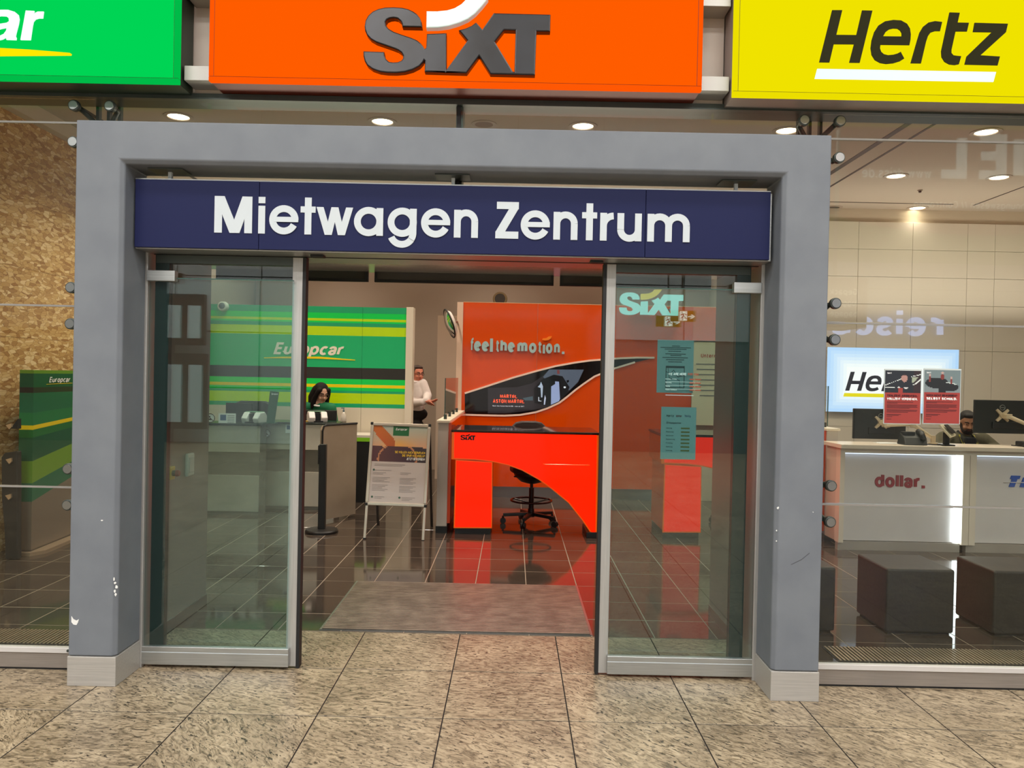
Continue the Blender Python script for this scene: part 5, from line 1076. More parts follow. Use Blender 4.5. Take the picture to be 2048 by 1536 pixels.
vt('WE ARE HERE', 1337, 750.5, 1373, 751, 5.2, PRINTWHT); vt('FOR YOU', 1376, 751, 1397, 751.4, 5, VR)
for k, s in enumerate(('Monday - Friday', 'Saturday', 'Sunday', 'Public holidays')):
    vt(s, 1331, 759 + 7.1 * k, 1331 + 1.5 * len(s), 759.3 + 7.1 * k, 2.4, PRINTWHT, .2); O = Y(1379, 760 + 7.1 * k, y); m = MB(); m.box(O.x, y - .001, O.z, O.x + .026, y, O.z + .007); m.box(O.x + .03, y - .001, O.z, O.x + .062, y, O.z + .007); obj('print', m, VR, t)
    if k < 3: O = Y(1331, 763.5 + 7.1 * k, y); obj('line', bx(O.x, y - .001, O.z, O.x + .19, y, O.z + .0016), PRINTWHT, t)
O = Y(1331, 790.5, y); obj('line', bx(O.x, y - .001, O.z, O.x + .155, y, O.z + .003), PRINTWHT, t)
# switches on the lobby cheek
x = -2.112
c = X(336, 946, x); t = thing('emergency_button', 'red mushroom button on a yellow box on the lobby cheek', 'button', c); obj('box', bx(x, c.y - .035, c.z - .04, x + .03, c.y + .035, c.z + .04), mat('button_yellow', (206, 160, 40), .4), t, bev=.004); obj('neck', MB().cyl((x + .03, c.y, c.z), (x + .05, c.y, c.z), .018), SATBLK, t); obj('cap', MB().cyl((x + .05, c.y, c.z), (x + .072, c.y, c.z), .022, .017, 18), mat('button_red', (150, 36, 34), .4), t, bev=.004)
c = X(376, 929, x); t = thing('key_switch', 'white rounded switch plate on the lobby cheek', 'switch', c); obj('plate', bx(x, c.y - .055, c.z - .075, x + .022, c.y + .055, c.z + .075), mat('switch_white', (206, 200, 190), .4), t, bev=.012, seg=3); obj('rocker', bx(x + .02, c.y - .035, c.z - .05, x + .027, c.y + .035, c.z + .05), mat('switch_rocker', (190, 184, 176), .4), t, bev=.003)
# green kiosk by the strand board
t = thing('green_kiosk', 'green striped self service kiosk panel standing before the strand board', 'kiosk', (-4.25, 3.3, 0))
KA, KB, KC = Y(37, 1109, 2.76), F(62, 1110), V((-4.235, 4.35, 0)); KA.z = 0
KA = V((Y(38, 950, KB.y).x, KB.y - .01, 0))
def kp(s, z): return (KA + (KB - KA) * (s * 2) if s < .5 else KB + (KC - KB) * ((s - .5) * 2)) + V((0, 0, z))
zt = lambda v: X(62, v, KB.x).z
kr = [(740, 'lime2'), (747, 'dark'), (775, 'blk'), (786, 'mid'), (826, 'mid2'), (851.5, 'yel'), (860, 'mid3'), (876, 'dark'), (923, 'lime2'), (967, 'mid'), (1004, 'grey')]
kr2 = [740, 748, 778, 789, 822, 849.5, 856.5, 872, 916, 957, 995]
KM = dict(lime2=(110, 150, 44), dark=(20, 86, 58), blk=(44, 40, 38), mid=(30, 104, 74), mid2=(38, 122, 72), yel=(238, 206, 20), mid3=(36, 110, 54), grey=(120, 106, 94)); KM = {k: mat('kiosk_' + k, c, .3) for k, c in KM.items()}
topz = zt(740)
for (v0, c), (v1, _) in zip(kr, kr[1:] + [(1100, '')]):
    za, zb = zt(v0), max(.04, zt(v1)); rise = {826: .055, 851.5: .085, 860: .09, 876: .11, 923: .22, 967: .27, 1004: .30}
    r0 = rise.get(v0, 0); r1 = rise.get(v1, 0)
    m = MB().face([kp(0, zb), kp(.5, zb), kp(.5, za), kp(0, za)]); m.face([kp(.5, zb), KC + V((0, 0, zb + r1)), KC + V((0, 0, za + r0)), kp(.5, za)])
    obj('stripe', m, KM[c], t)
obj('core', MB().prism([KA + V((.002, .004, .03)), KB + V((-.006, .006, .03)), KC + V((-.006, 0, .03)), KC + V((-.12, 0, .03)), KA + V((-.0, .10, .03))], (0, 0, topz - .033)), mat('kiosk_core', (96, 88, 80), .5), t)
obj('base_plate', MB().prism([KA + V((-.05, -.05, 0)), KB + V((.02, -.05, 0)), KB + V((.09, .06, 0)), KC + V((.10, 0, 0)), KC + V((-.14, 0, 0)), KA + V((-.05, .10, 0))], (0, 0, .03)), mat('kiosk_base', (172, 148, 124), .35, .4), t)
xk = lambda u, v: X(u, v, KB.x - .0) 
dk = (KC - KB).normalized(); O = Y(98, 765, 3.2); f0 = (X(98, 765, -4.15)); f1 = X(139, 762, -4.185)
m = MB(); text(m, 'Europcar', V((KB.x + dk.x * (f0.y - KB.y) + .004, f0.y, f0.z)), V((dk.x * (f1.y - f0.y), f1.y - f0.y, .0)), V((0, 0, .05)), sw=.19, shear=.25, gap=.07); obj('lettering', m, PRINTWHT, t)
g0 = X(92, 768, -4.15); obj('underline', MB().face([(KB.x + dk.x * (g0.y - KB.y) + .004, g0.y, g0.z - .004), (KB.x + dk.x * (f1.y + .03 - KB.y) + .004, f1.y + .03, g0.z + .002), (KB.x + dk.x * (f1.y + .03 - KB.y) + .004, f1.y + .03, g0.z + .007), (KB.x + dk.x * (g0.y - KB.y) + .004, g0.y, g0.z)]), KM['yel'], t)
# black leaning case behind the kiosk
t = thing('black_case', 'tall black case with pale metal clasps leaning beside the green kiosk', 'case', (-4.22, 2.6, 0)); CB = mat('case_black', (36, 32, 30), .6); yy = 2.58
pts = [Y(u, v, yy) for u, v in ((2, 915), (8, 906), (35, 902), (35, 1122), (10, 1122), (8, 1060), (3, 1000))]; pts = [V((p.x, yy, max(p.z, .004))) for p in pts]
obj('body', MB().prism(pts, (0, .06, 0)), CB, t, bev=.01); p = Y(30, 845, yy); obj('top_flap', MB().prism([Y(22, 857, yy), Y(35, 838, yy), Y(35, 858, yy)], (0, .05, 0)), CB, t)
for u, v in ((18, 852), (18, 921), (17, 993)): obj('clasp', MB().prism([Y(u - 7, v - 2, yy - .02), Y(u + 4, v - 5, yy - .02), Y(u + 5, v + 2, yy - .02), Y(u, v + 7, yy - .02)], (0, .018, 0)), mat('clasp_pale', (206, 180, 150), .35, .5), t)

# ================================================================ PEOPLE
def remesh(mb, vox, name, m, parent, sm=3):
    me = bpy.data.meshes.new('tmp'); me.from_pydata([tuple(p) for p in mb.v], [], mb.f)
    o = bpy.data.objects.new('tmp', me); C.objects.link(o)
    r = o.modifiers.new('r', 'REMESH'); r.mode = 'VOXEL'; r.voxel_size = vox; r.use_smooth_shade = True
    s = o.modifiers.new('s', 'SMOOTH'); s.iterations = sm; s.factor = .5
    bpy.context.view_layer.update(); dg = bpy.context.evaluated_depsgraph_get(); out = bpy.data.meshes.new_from_object(o.evaluated_get(dg)); bpy.data.objects.remove(o); bpy.data.meshes.remove(me)
    base = BASE[parent.name]
    for v in out.vertices: v.co -= base
    for p in out.polygons: p.use_smooth = True
    out.name = name; out.materials.clear(); out.materials.append(m)
    ob = bpy.data.objects.new(name, out); C.objects.link(ob); ob.parent = parent; BASE[ob.name] = base; return ob
def caps(mb, p, q, r0, r1, flat=None):
    p, q = V(p), V(q); mb.cyl(p, q, r0, r1, 14); mb.ball(p, r0, 14, 9); mb.ball(q, r1, 14, 9)
def chain(mb, pts, rs):
    for (p, q), (a, b) in zip(zip(pts, pts[1:]), zip(rs, rs[1:])): caps(mb, p, q, a, b)
class Fig: pass
def person(name, label, base, J, look, skin, pitch=0.0):
    """J: joints in world space; look: horizontal facing angle (deg, 0 = +x, -90 = towards the viewer)"""
    t = thing(name, label, 'person', base); g = Fig(); g.t = t; g.J = J
    fd = V((math.cos(R(look)), math.sin(R(look)), 0)); rt = V((fd.y, -fd.x, 0)); up = V((0, 0, 1))
    f2 = (fd * math.cos(pitch) - up * math.sin(pitch)); u2 = up * math.cos(pitch) + fd * math.sin(pitch); hc = V(J['head'])
    M = Matrix((rt, f2, u2)).transposed(); g.M = M; g.hc = hc
    H = lambda x, y, z: hc + M @ V((x, y, z)); g.H = H
    g.skin = mat('skin_%s' % label.split()[0], skin, .55); g.skin.node_tree.nodes['Principled BSDF'].inputs['Subsurface Weight'].default_value = .0
    b = MB()
    b.ball(H(0, -.012, .03), (.074, .094, .088), 18, 12, M); b.ball(H(0, .028, -.045), (.058, .056, .074), 16, 10, M); b.ball(H(0, .058, -.095), (.026, .022, .020), 12, 8, M)
    caps(b, H(0, .082, .012), H(0, .104, -.030), .010, .014); b.ball(H(.0, .072, .026), (.05, .016, .012), 12, 8, M)
    for s in (-1, 1): b.ball(H(s * .074, -.006, -.012), (.010, .022, .032), 10, 8, M); b.ball(H(s * .036, .062, -.038), (.022, .022, .02), 10, 8, M); b.ball(H(s * .012, .094, -.033), (.009, .010, .008), 8, 6, M)
    caps(b, H(0, -.02, -.05), J['neck'], .052, .058)
    sL, sR = V(J['shoulder'][0]), V(J['shoulder'][1]); ch = (sL + sR) / 2; pv = V(J['pelvis']); ax = (sR - sL).normalized()
    TM = Matrix((ax, fd, up)).transposed(); g.TM = TM; g.ch = ch; g.pv = pv; g.ax = ax; g.fd = fd; wd = (sR - sL).length
    g.torso = lambda mb, e: (mb.ball(ch + (pv - ch) * .10 + V((0, 0, .0)), (wd * .46 + e, .098 + e, .10 + e), 18, 12, TM), mb.ball(ch + (pv - ch) * .36, (wd * .43 + e, .118 + e, .17 + e), 18, 12, TM), mb.ball(ch + (pv - ch) * .68, (wd * .38 + e, .105 + e, .16 + e), 18, 12, TM), mb.ball(pv, (wd * .42 + e, .118 + e, .12 + e), 18, 12, TM), caps(mb, V(J['neck']) - V((0, 0, .03)), sL, .052 + e * .6, .058 + e), caps(mb, V(J['neck']) - V((0, 0, .03)), sR, .052 + e * .6, .058 + e))
    g.torso(b, 0)
    for k in (0, 1):
        chain(b, [J['shoulder'][k], J['elbow'][k], J['wrist'][k]], [.056, .042, .028])
        chain(b, [J['hip'][k], J['knee'][k], J['ankle'][k]], [.086, .056, .038])
        an = V(J['ankle'][k]); caps(b, an - V((0, 0, .04)) - fd * .04, an - V((0, 0, .05)) + fd * .15, .038, .030)
        wv = V(J['wrist'][k]); hd = V(J['hand'][k]).normalized(); pn = V(J['palm'][k]).normalized(); sd = hd.cross(pn).normalized() * (1 if k == 0 else -1); sd = sd * J.get('thumb', (1, 1))[k]
        b.ball(wv + hd * .05, (.040, .052, .017), 12, 8, Matrix((sd, hd, pn)).transposed())
        for i, (off, ln) in enumerate(((.030, .070), (.010, .080), (-.010, .075), (-.029, .058))):
            r = wv + hd * .085 + sd * off; m1 = r + hd * ln * .5 + pn * .010; m2 = m1 + (hd * .8 + pn * .6).normalized() * ln * .5; chain(b, [wv + hd * .06 + sd * off * .9, r, m1, m2], [.010, .0100, .0088, .0075])
        r = wv + hd * .03 + sd * .035; chain(b, [wv + hd * .03 + sd * .02, r + hd * .01, r + hd * .045 + sd * .022, r + hd * .075 + sd * .022 + pn * .012], [.014, .012, .0105, .009])
    remesh(b, .0075, 'body', g.skin, t, 2)
    for s in (-1, 1):
        ey = obj('eye', MB().ball(H(s * .031, .071, .006), (.0125, .010, .009), 12, 8, M), mat('eye_white', (226, 220, 212), .3), t, smooth=True)
        obj('iris', MB().ball(H(s * .031, .0795, .003), (.0055, .003, .0055), 10, 6, M), mat('iris_dark', (36, 26, 22), .2), ey, smooth=True)
        obj('eyelid', MB().ball(H(s * .031, .0715, .0105), (.0145, .011, .007), 12, 8, M), g.skin, t, smooth=True)
    obj('lips', MB().ball(H(0, .082, -.064), (.024, .010, .0075), 14, 8, M), mat('lips_%s' % label.split()[0], tuple(int(c * k) for c, k in zip(skin, (.80, .58, .56))), .45), t, smooth=True)
    return g
def brows(g, m, th=.005):
    for s in (-1, 1): obj('eyebrow', MB().tube([g.H(s * .012, .087, .026), g.H(s * .03, .0845, .033), g.H(s * .05, .070, .028)], th, 6), m, g.t, smooth=True)
def glasses(g, m, r=.021):
    gl_ = obj('spectacles', MB().ring(g.H(-.031, .098, .002), r, .0025, g.M @ V((0, 1, 0)), 20, 5).ring(g.H(.031, .098, .002), r, .0025, g.M @ V((0, 1, 0)), 20, 5).tube([g.H(-.011, .1, .005), g.H(.011, .1, .005)], .002, 5).tube([g.H(-.052, .096, .006), g.H(-.078, .03, .006), g.H(-.08, -.01, .0)], .0025, 5).tube([g.H(.052, .096, .006), g.H(.078, .03, .006), g.H(.08, -.01, .0)], .0025, 5), m, g.t)
def sleeve_shirt(g, m, e, name, low=.0, cuff=1.0, wide=1.0):
    J = g.J; b = MB(); g.torso(b, e)
    for k in (0, 1):
        w_ = V(J['elbow'][k]) + (V(J['wrist'][k]) - V(J['elbow'][k])) * cuff; chain(b, [J['shoulder'][k], J['elbow'][k], w_], [(.060 + e) * wide, (.048 + e) * wide, (.036 + e)])
    return remesh(b, .010, name, m, g.t, 3)
def trousers(g, m, e=.014, drop=0.0):
    J = g.J; b = MB(); b.ball(g.pv - V((0, 0, drop)), (.165 + e, .118 + e, .11), 18, 12, g.TM)
    for k in (0, 1): chain(b, [J['hip'][k], J['knee'][k], V(J['ankle'][k])], [.088 + e, .062 + e, .050 + e])
    return remesh(b, .012, 'trousers', m, g.t, 3)
def shoes(g, m):
    for k in (0, 1): an = V(g.J['ankle'][k]); b = MB(); caps(b, an - V((0, 0, .045)) - g.fd * .05, an - V((0, 0, .055)) + g.fd * .16, .048, .036); remesh(b, .012, 'shoe', m, g.t, 2)

# --- woman behind the steel counter, on a high chair
py = 5.92
hc = Y(643, 787, py); sh = Y(633, 826, py + .02).z
cx = hc.x - .05
J = dict(head=hc, neck=V((cx + .01, py + .02, hc.z - .125)), shoulder=(V((cx - .175, py + .06, hc.z - .185)), V((cx + .175, py - .02, hc.z - .185))), pelvis=V((cx - .03, py + .12, hc.z - .72)))
J.update(elbow=(V((cx - .24, py - .14, hc.z - .46)), V((cx + .22, py - .18, hc.z - .46))), wrist=(V((cx - .12, py - .30, 1.075 - .0)), V((cx + .10, py - .32, 1.08))), hand=((.35, -.9, -.1), (-.2, -.9, -.1)), palm=((0, 0, -1), (0, 0, -1)), thumb=(-1, 1))
J['wrist'] = (V((cx - .12, 5.76, 1.06)), V((cx + .08, 5.75, 1.06))); J['elbow'] = (V((cx - .24, 5.96, 1.00)), V((cx + .21, 5.92, 1.00)))
pz_ = J['pelvis'].z
J.update(hip=(V((cx - .12, py + .1, pz_ - .02)), V((cx + .08, py + .08, pz_ - .02))), knee=(V((cx - .14, py - .03, pz_ - .28)), V((cx + .10, py - .04, pz_ - .28))), ankle=(V((cx - .14, py + .08, .30)), V((cx + .10, py + .06, .30))))
g = person('person', 'dark haired person in a green sweater and glasses seated behind the steel counter', (cx, py + .12, 0), J, -50, (206, 160, 136), .34)
sleeve_shirt(g, mat('sweater_green', (22, 110, 72), .85), .012, 'sweater'); trousers(g, mat('trousers_dark', (34, 34, 38), .8)); shoes(g, SATBLK)
b = MB(); b.ring(V(J['neck']) + V((0, -.01, -.016)), .060, .013, (.1, -.25, 1), 24, 8); obj('collar', b, mat('collar_white', (236, 234, 232), .6), g.t, smooth=True)
b = MB(); H = g.H; M = g.M
b.ball(H(0, -.03, .045), (.090, .100, .092), 18, 12, M)
for s in (-1, 1):
    chain(b, [H(s * .062, .05, .065), H(s * .082, .03, .0), H(s * .088, .005, -.07), H(s * .092, .0, -.14), H(s * .10, .01, -.185)], [.030, .028, .032, .034, .020]); chain(b, [H(s * .05, -.07, .03), H(s * .07, -.085, -.08), H(s * .075, -.075, -.17)], [.05, .055, .04])
chain(b, [H(0, -.08, .03), H(0, -.10, -.10), H(0, -.09, -.18)], [.06, .06, .045]); remesh(b, .009, 'hair', mat('hair_black', (22, 17, 17), .75, 0, 0, None, .25), g.t, 2)
brows(g, mat('hair_black', (26, 20, 20))); glasses(g, mat('spectacle_wire', (120, 90, 76), .3, .6), .022)
t = thing('office_chair', 'dark chair behind the dark haired person', 'chair', (cx - .03, py + .2, 0), None); z0 = pz_ - .13
obj('seat', bx(cx - .25, py - .08, z0 - .07, cx + .19, py + .32, z0 + .02), SATBLK, t, bev=.02); obj('backrest', bx(cx - .26, py + .30, z0 + .12, cx + .16, py + .35, hc.z - .20), SATBLK, t, bev=.02); obj('column', MB().cyl((cx - .03, py + .12, .06), (cx - .03, py + .12, z0 - .06), .03), SATBLK, t); obj('back_bar', bx(cx - .06, py + .30, z0 - .05, cx, py + .33, z0 + .2), SATBLK, t)
for k in range(5): a = k * 1.2566; obj('leg', MB().tube([(cx - .03, py + .12, .09), (cx - .03 + .28 * math.cos(a), py + .12 + .28 * math.sin(a), .05)], .022, 8).ball((cx - .03 + .28 * math.cos(a), py + .12 + .28 * math.sin(a), .03), .03), SATBLK, t)
p = Y(505, 802, 5.95); t = thing('office_chair', 'dark empty chair back beyond the green stand-up card', 'chair', (p.x, 5.95, 0)); obj('backrest', MB().prism([(p.x - .26, 5.95, .80), (p.x + .26, 5.95, .80), (p.x + .25, 5.95, p.z - .04), (p.x + .16, 5.95, p.z), (p.x - .16, 5.95, p.z), (p.x - .25, 5.95, p.z - .04)], (0, .06, 0)), SATBLK, t, bev=.02); obj('seat', bx(p.x - .24, 5.60, .62, p.x + .24, 5.96, .70), SATBLK, t, bev=.02); obj('column', MB().cyl((p.x, 5.80, .05), (p.x, 5.80, .62), .03), SATBLK, t)
for k in range(5): a = k * 1.2566; obj('leg', MB().tube([(p.x, 5.80, .09), (p.x + .28 * math.cos(a), 5.80 + .28 * math.sin(a), .05)], .022, 8).ball((p.x + .28 * math.cos(a), 5.80 + .28 * math.sin(a), .03), .03), SATBLK, t)

# --- man standing in the corridor
py = 7.35; hc = Y(836, 748, py); k = (py + CD) / FPX; bx_ = hc.x - .06; zn = hc.z
J = dict(head=hc, neck=V((bx_ + .02, py, zn - .165)), shoulder=(V((bx_ - .14, py + .12, zn - .245)), V((bx_ + .13, py - .12, zn - .245))), pelvis=V((bx_ - .0, py, zn - .74)))
wr = Y(851, 801, py - .22)
J.update(elbow=(V((bx_ - .06, py + .06, zn - .50)), Y(838, 806, py - .20)), wrist=(V((wr.x + .02, py - .08, wr.z + .005)), wr), hand=((.9, -.25, -.05), (.95, -.1, -.02)), palm=((0, -.5, -.9), (0, .3, .95)), thumb=(1, 1))
J['shoulder'] = (Y(808, 769, py + .03), Y(845, 768, py - .02)); J['neck'] = Y(833, 763, py); J['pelvis'] = Y(830, 813, py + .02); J['elbow'] = (Y(822, 807, py - .06), Y(855, 791, py - .06)); J['wrist'] = (Y(848, 804, py - .29), Y(853, 802, py - .30))
J.update(hip=(V((bx_ - .08, py + .02, zn - .76)), V((bx_ + .06, py, zn - .76))), knee=(V((bx_ - .09, py, zn - 1.17)), V((bx_ + .075, py - .03, zn - 1.17))), ankle=(V((bx_ - .10, py + .03, .09)), V((bx_ + .08, py, .09))))
g = person('person', 'standing person in a white shirt and dark trousers beside the green partition', (bx_, py, 0), J, -58, (222, 140, 112), .08)
SHW = mat('shirt_white', (232, 222, 218), .8); sleeve_shirt(g, SHW, .016, 'shirt', cuff=.92, wide=1.0); trousers(g, mat('trousers_black', (24, 22, 24), .8), .02, .11); shoes(g, BLACK)
b = MB(); b.ring(V(J['neck']) + V((.0, -.0, .0)), .066, .015, (.1, -.2, 1), 24, 8); obj('collar', b, SHW, g.t, smooth=True)
b = MB(); H = g.H; M = g.M; b.ball(H(0, -.030, .055), (.082, .090, .076), 18, 12, M); b.ball(H(0, .02, .098), (.062, .055, .026), 14, 8, M); b.ball(H(0, -.06, -.01), (.074, .055, .06), 14, 8, M)
for s in (-1, 1): caps(b, H(s * .072, .01, .05), H(s * .076, .012, .005), .013, .008)
remesh(b, .008, 'hair', mat('hair_brown', (66, 46, 36), .6), g.t, 2); brows(g, mat('hair_brown', (66, 46, 36))); glasses(g, mat('spectacle_dark', (34, 26, 26), .35), .020)
# --- bearded man seated behind the white counter
py = 4.72; hc = Y(1935, 845, py); zn = hc.z; bx_ = hc.x - .01
J = dict(head=hc, neck=V((bx_ + .01, py + .05, zn - .145)), shoulder=(V((bx_ - .205, py + .06, zn - .205)), V((bx_ + .215, py + .06, zn - .215))), pelvis=V((bx_ + .03, py + .12, .60)))
J.update(elbow=(V((bx_ - .31, py + .02, .93)), V((bx_ + .33, py + .02, .92))), wrist=(V((bx_ - .16, py - .20, .93)), V((bx_ + .18, py - .20, .93))), hand=((.4, -.9, 0), (-.4, -.9, 0)), palm=((0, 0, -1), (0, 0, -1)), thumb=(-1, 1))
J.update(hip=(V((bx_ - .09, py + .10, .55)), V((bx_ + .14, py + .10, .55))), knee=(V((bx_ - .12, py - .28, .54)), V((bx_ + .17, py - .28, .54))), ankle=(V((bx_ - .12, py - .20, .11)), V((bx_ + .17, py - .20, .11))))
g = person('person', 'bearded person in an olive jacket with a yellow lanyard seated behind the white counter', (bx_, py + .12, 0), J, -103, (176, 126, 96), .32)
sleeve_shirt(g, mat('jacket_olive', (84, 79, 60), .85), .026, 'jacket', wide=1.2); trousers(g, mat('trousers_dark', (34, 34, 38))); shoes(g, BLACK)
b = MB(); H = g.H; M = g.M; b.ball(H(0, -.028, .05), (.081, .092, .082), 18, 12, M); b.ball(H(0, .03, .095), (.064, .048, .030), 14, 8, M); b.ball(H(0, -.07, -.01), (.07, .045, .07), 14, 8, M)
remesh(b, .008, 'hair', mat('hair_dark', (30, 24, 22), .7), g.t, 2); BRD = mat('beard_dark', (40, 28, 24), .75); brows(g, BRD, .006)
b = MB(); b.ball(H(0, .036, -.088), (.058, .050, .042), 16, 10, M)
for s in (-1, 1): chain(b, [H(s * .066, .008, .0), H(s * .062, .022, -.045), H(s * .045, .050, -.085)], [.011, .016, .020]); chain(b, [H(s * .004, .094, -.049), H(s * .026, .086, -.054), H(s * .036, .074, -.078)], [.006, .007, .008])
remesh(b, .006, 'beard', BRD, g.t, 2)
fd = g.fd; obj('undershirt', MB().prism([V((bx_ + s * .075, py - .075 - .02, zn - z)) for s, z in ((-.75, .16), (.75, .16), (.9, .30), (.5, .42), (-.5, .42), (-.9, .30))], (0, .03, 0)), mat('undershirt_navy', (26, 30, 40), .8), g.t, bev=.01)
for s in (-1, 1): obj('lanyard', MB().prism([V((bx_ + s * .068, py + .0, zn - .135)), V((bx_ + s * .088, py + .0, zn - .135)), V((bx_ + s * .085, py - .115, zn - .26)), V((bx_ + s * .050, py - .125, zn - .44)), V((bx_ + s * .030, py - .125, zn - .44)), V((bx_ + s * .065, py - .115, zn - .26))], (0, -.006, 0)), mat('lanyard_yellow', (190, 178, 70), .6), g.t)
CLR = mat('jacket_collar', (34, 34, 32), .8)
for s in (-1, 1): obj('jacket_collar', MB().prism([V((bx_ + s * .062, py + .07, zn - .09)), V((bx_ + s * .115, py + .05, zn - .15)), V((bx_ + s * .13, py - .07, zn - .28)), V((bx_ + s * .085, py - .10, zn - .30)), V((bx_ + s * .075, py - .06, zn - .17))], (-s * .012, -.012, 0)), CLR, g.t, bev=.004)
t = thing('office_chair', 'dark chair under the bearded person', 'chair', (bx_ + .03, py + .1, 0)); obj('seat', bx(bx_ - .21, py - .1, .42, bx_ + .27, py + .3, .50), SATBLK, t, bev=.02); obj('backrest', bx(bx_ - .17, py + .33, .6, bx_ + .23, py + .38, 1.02), SATBLK, t, bev=.02); obj('column', MB().cyl((bx_ + .03, py + .1, .05), (bx_ + .03, py + .1, .43), .03), SATBLK, t); obj('back_bar', bx(bx_, py + .28, .44, bx_ + .06, py + .36, .7), SATBLK, t)
for k in range(5): a = k * 1.2566; obj('leg', MB().tube([(bx_ + .03, py + .1, .09), (bx_ + .03 + .28 * math.cos(a), py + .1 + .28 * math.sin(a), .05)], .022, 8).ball((bx_ + .03 + .28 * math.cos(a), py + .1 + .28 * math.sin(a), .03), .03), SATBLK, t)

# ================================================================ CONCOURSE OPPOSITE (mirrored in the glass)
GP = .21
def mir(u, v, D):   # point whose mirror image in the facade glass is seen at (u, v); D = distance of the object before the glass
    p = Y(u, v, GP + D); return V((p.x, GP - D, p.z))
D = 13.0
a, b = mir(1893, 673, D), mir(1655, 671, D); kk = (D + CD) / FPX
t = thing('lit_lettering', 'blue-white lit lettering across the concourse, mirrored over the white counter', 'sign', ((a.x + b.x) / 2, HY, a.z)); LB = mat('lit_blue_white', (10, 10, 12), .4, 0, 9.0, (170, 196, 255))
m = MB(); wtxt = 'reisebank'
O = V((a.x, HY + .09, a.z)); wd_ = (1893 - 1640) * kk * 1.42
for i in range(len(wtxt)): m = MB(); text(m, wtxt, O, V((-wd_, 0, 0)), V((0, 0, 52 * kk)), sw=.17, t=V((0, -.06, 0)), only=i); obj('letter', m, LB, t)
for ch in t.children: pass
for u0, u1, v0, v1, lab in ((322, 400, 585, 690, 'shop window high on the far side of the concourse, mirrored in the leaf by the strand board'), (322, 402, 705, 860, 'shop window low on the far side of the concourse, mirrored in the leaf by the strand board')):
    D = 12.7; a, b = mir(u0, v0, D), mir(u1, v1, D); xa, xb = sorted((a.x, b.x)); za, zb = sorted((a.z, b.z)); za = max(za, .05); t = thing('shop_window', lab, 'window', ((xa + xb) / 2, a.y, za), 'mirrored shop windows'); obj('frame', bx(xa, a.y - .2, za, xb, a.y - .05, zb), mat('window_frame_dark', (58, 56, 58), .5), t); w3 = (xb - xa) / 3
    for k in range(2): obj('pane', bx(xa + .08 + k * (xb - xa) / 2, a.y - .06, za + .15, xa + (k + 1) * (xb - xa) / 2 - .08, a.y - .03, zb - .25), mat('window_pane_pale', (190, 204, 206), .3, 0, .25), t)
GRE = mat('exit_green', (40, 60, 30), .4, 0, 1.6, (96, 130, 30)); EW = mat('exit_white', (20, 20, 20), .4, 0, 4.5, (240, 245, 225))
for k, (u, v, dd, lab) in enumerate(((1342, 641, 6.2, 'lower'), (1372, 630, 5.2, 'upper'))):
    c = mir(u, v, dd); sc_ = (dd + CD) / FPX; w_ = 26 * sc_; h_ = 11.5 * sc_
    t = thing('exit_sign', '%s green exit sign with running figure and arrow, mirrored in the papered leaf' % lab, 'exit sign', c, 'hanging exit signs in the concourse')
    obj('box', bx(c.x - w_, c.y - .04, c.z - h_, c.x + w_, c.y, c.z + h_), GRE, t); yy = c.y + .004
    obj('field', bx(c.x - w_ * .30, yy - .003, c.z - h_ * .85, c.x + w_ * .28, yy, c.z + h_ * .85), EW, t)
    m = MB()
    for q in ribbon([(.1, .45), (.0, -.05), (.14, -.35), (.06, -.75)], .12) + ribbon([(.0, -.05), (-.14, -.40), (-.24, -.45)], .12) + ribbon([(-.22, .15), (-.08, .38), (.1, .38), (.2, .1)], .10): m.face([(c.x - p.x * w_, yy + .002, c.z + p.y * h_) for p in q])
    m.disc((c.x - w_ * .14, yy + .001, c.z + h_ * .62), h_ * .14, (0, 1, 0), .002, 12); obj('figure', m, mat('exit_figure', (30, 44, 20), .5), t)
    m = MB()
    for q in ribbon([(.36, -.1), (.8, -.1)], .12) + ribbon([(.62, .25), (.84, -.1), (.62, -.45)], .12): m.face([(c.x + p.x * w_, yy + .002, c.z + p.y * h_) for p in q])
    obj('arrow', m, EW, t); obj('rod', MB().cyl((c.x, c.y - .02, c.z + h_), (c.x, c.y - .02, HALL_Z), .012), DULLM, t)
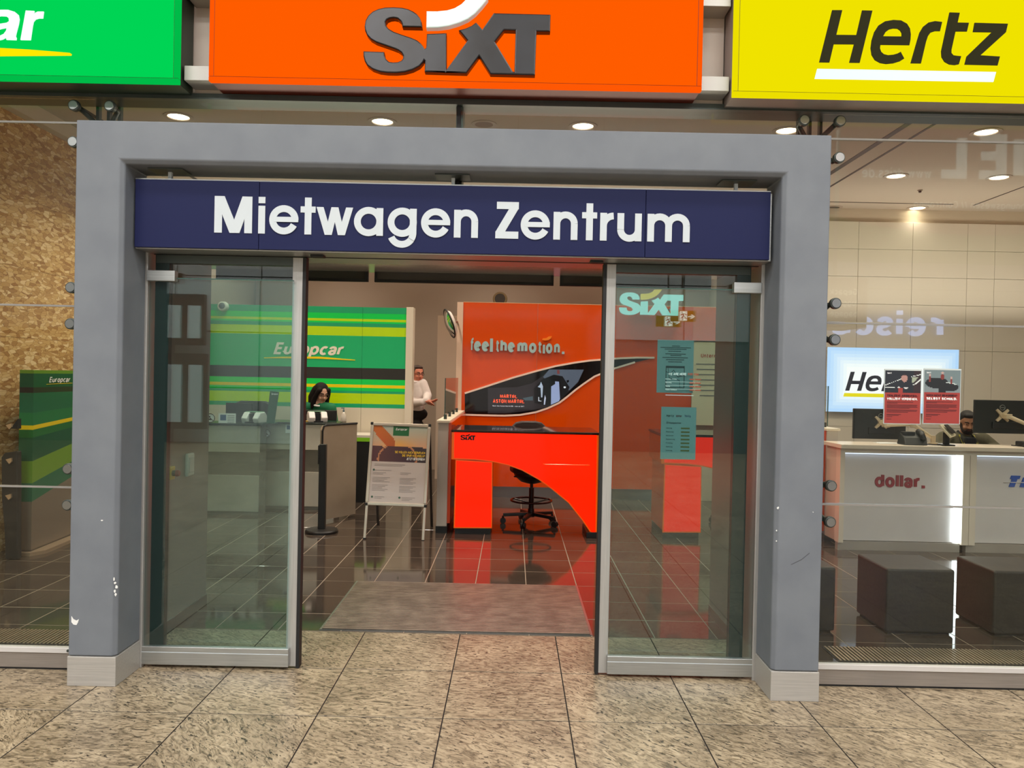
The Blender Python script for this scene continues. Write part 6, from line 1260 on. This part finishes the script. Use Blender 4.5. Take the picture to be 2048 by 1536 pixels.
D = 9.5; c = mir(1950, 340, D); k = (D + CD) / FPX
t = thing('hanging_banner', 'big hanging advertising banner with pale capitals, mirrored over the yellow-lit corner', 'banner', c)
obj('cloth', MB().prism([(c.x + 420 * k * math.cos(a), c.y, c.z + 4 * k + (135 * k) * math.sin(a)) for a in [i * 6.2832 / 40 for i in range(40)]], (0, -.02, 0)), mat('banner_red', (150, 70, 60), .6), t)
obj('lower_cloth', bx(c.x - 420 * k, c.y - .06, c.z - 190 * k, c.x + 420 * k, c.y - .03, c.z - 10 * k), mat('banner_green', (120, 150, 96), .6), t)
m = MB(); O = mir(2130, 362, D); O.y += .01
for i in range(4): m = MB(); text(m, 'ZIEL', O, V((-262 * k, 0, 0)), V((0, 0, 92 * k)), sw=.2, only=i); obj('letter', m, mat('banner_white_glow', (232, 236, 232), .5, 0, .7), t)  # cloth capitals given a glow to strengthen their mirror image
m = MB(); O = mir(1862, 358, D); O.y += .01; text(m, 'www.driss.de', O, V((-140 * k, 0, 0)), V((0, 0, 22 * k)), sw=.16); O = mir(2080, 420, D); O.y += .01; text(m, 'Rechnungswesen // Controlling', O, V((-255 * k, 0, 0)), V((0, 0, 15 * k)), sw=.16); obj('lettering', m, mat('banner_white_glow', (232, 236, 232)), t)
D = 8.0; c = mir(1690, 595, D); k = (D + CD) / FPX
t = thing('hanging_pictogram', 'brown hanging box with luggage words, mirrored beside the portal', 'sign', c); obj('box', bx(c.x - 46 * k, c.y - .9, c.z - 60 * k, c.x + 46 * k, c.y, c.z + 40 * k), mat('box_brown', (104, 84, 76), .5), t); obj('rod', MB().cyl((c.x, c.y - .4, c.z), (c.x, c.y - .4, HALL_Z), .03), DULLM, t)
m = MB()
for s, v in (('Gepäck', 590), ('luggage', 612), ('bagage', 634)):
    O = mir(1715, v, D); O.y += .005; text(m, s.replace('ä', 'a'), O, V((-56 * k, 0, 0)), V((0, 0, 13 * k)), sw=.17)
obj('lettering', m, mat('banner_white_glow', (232, 236, 232)), t)
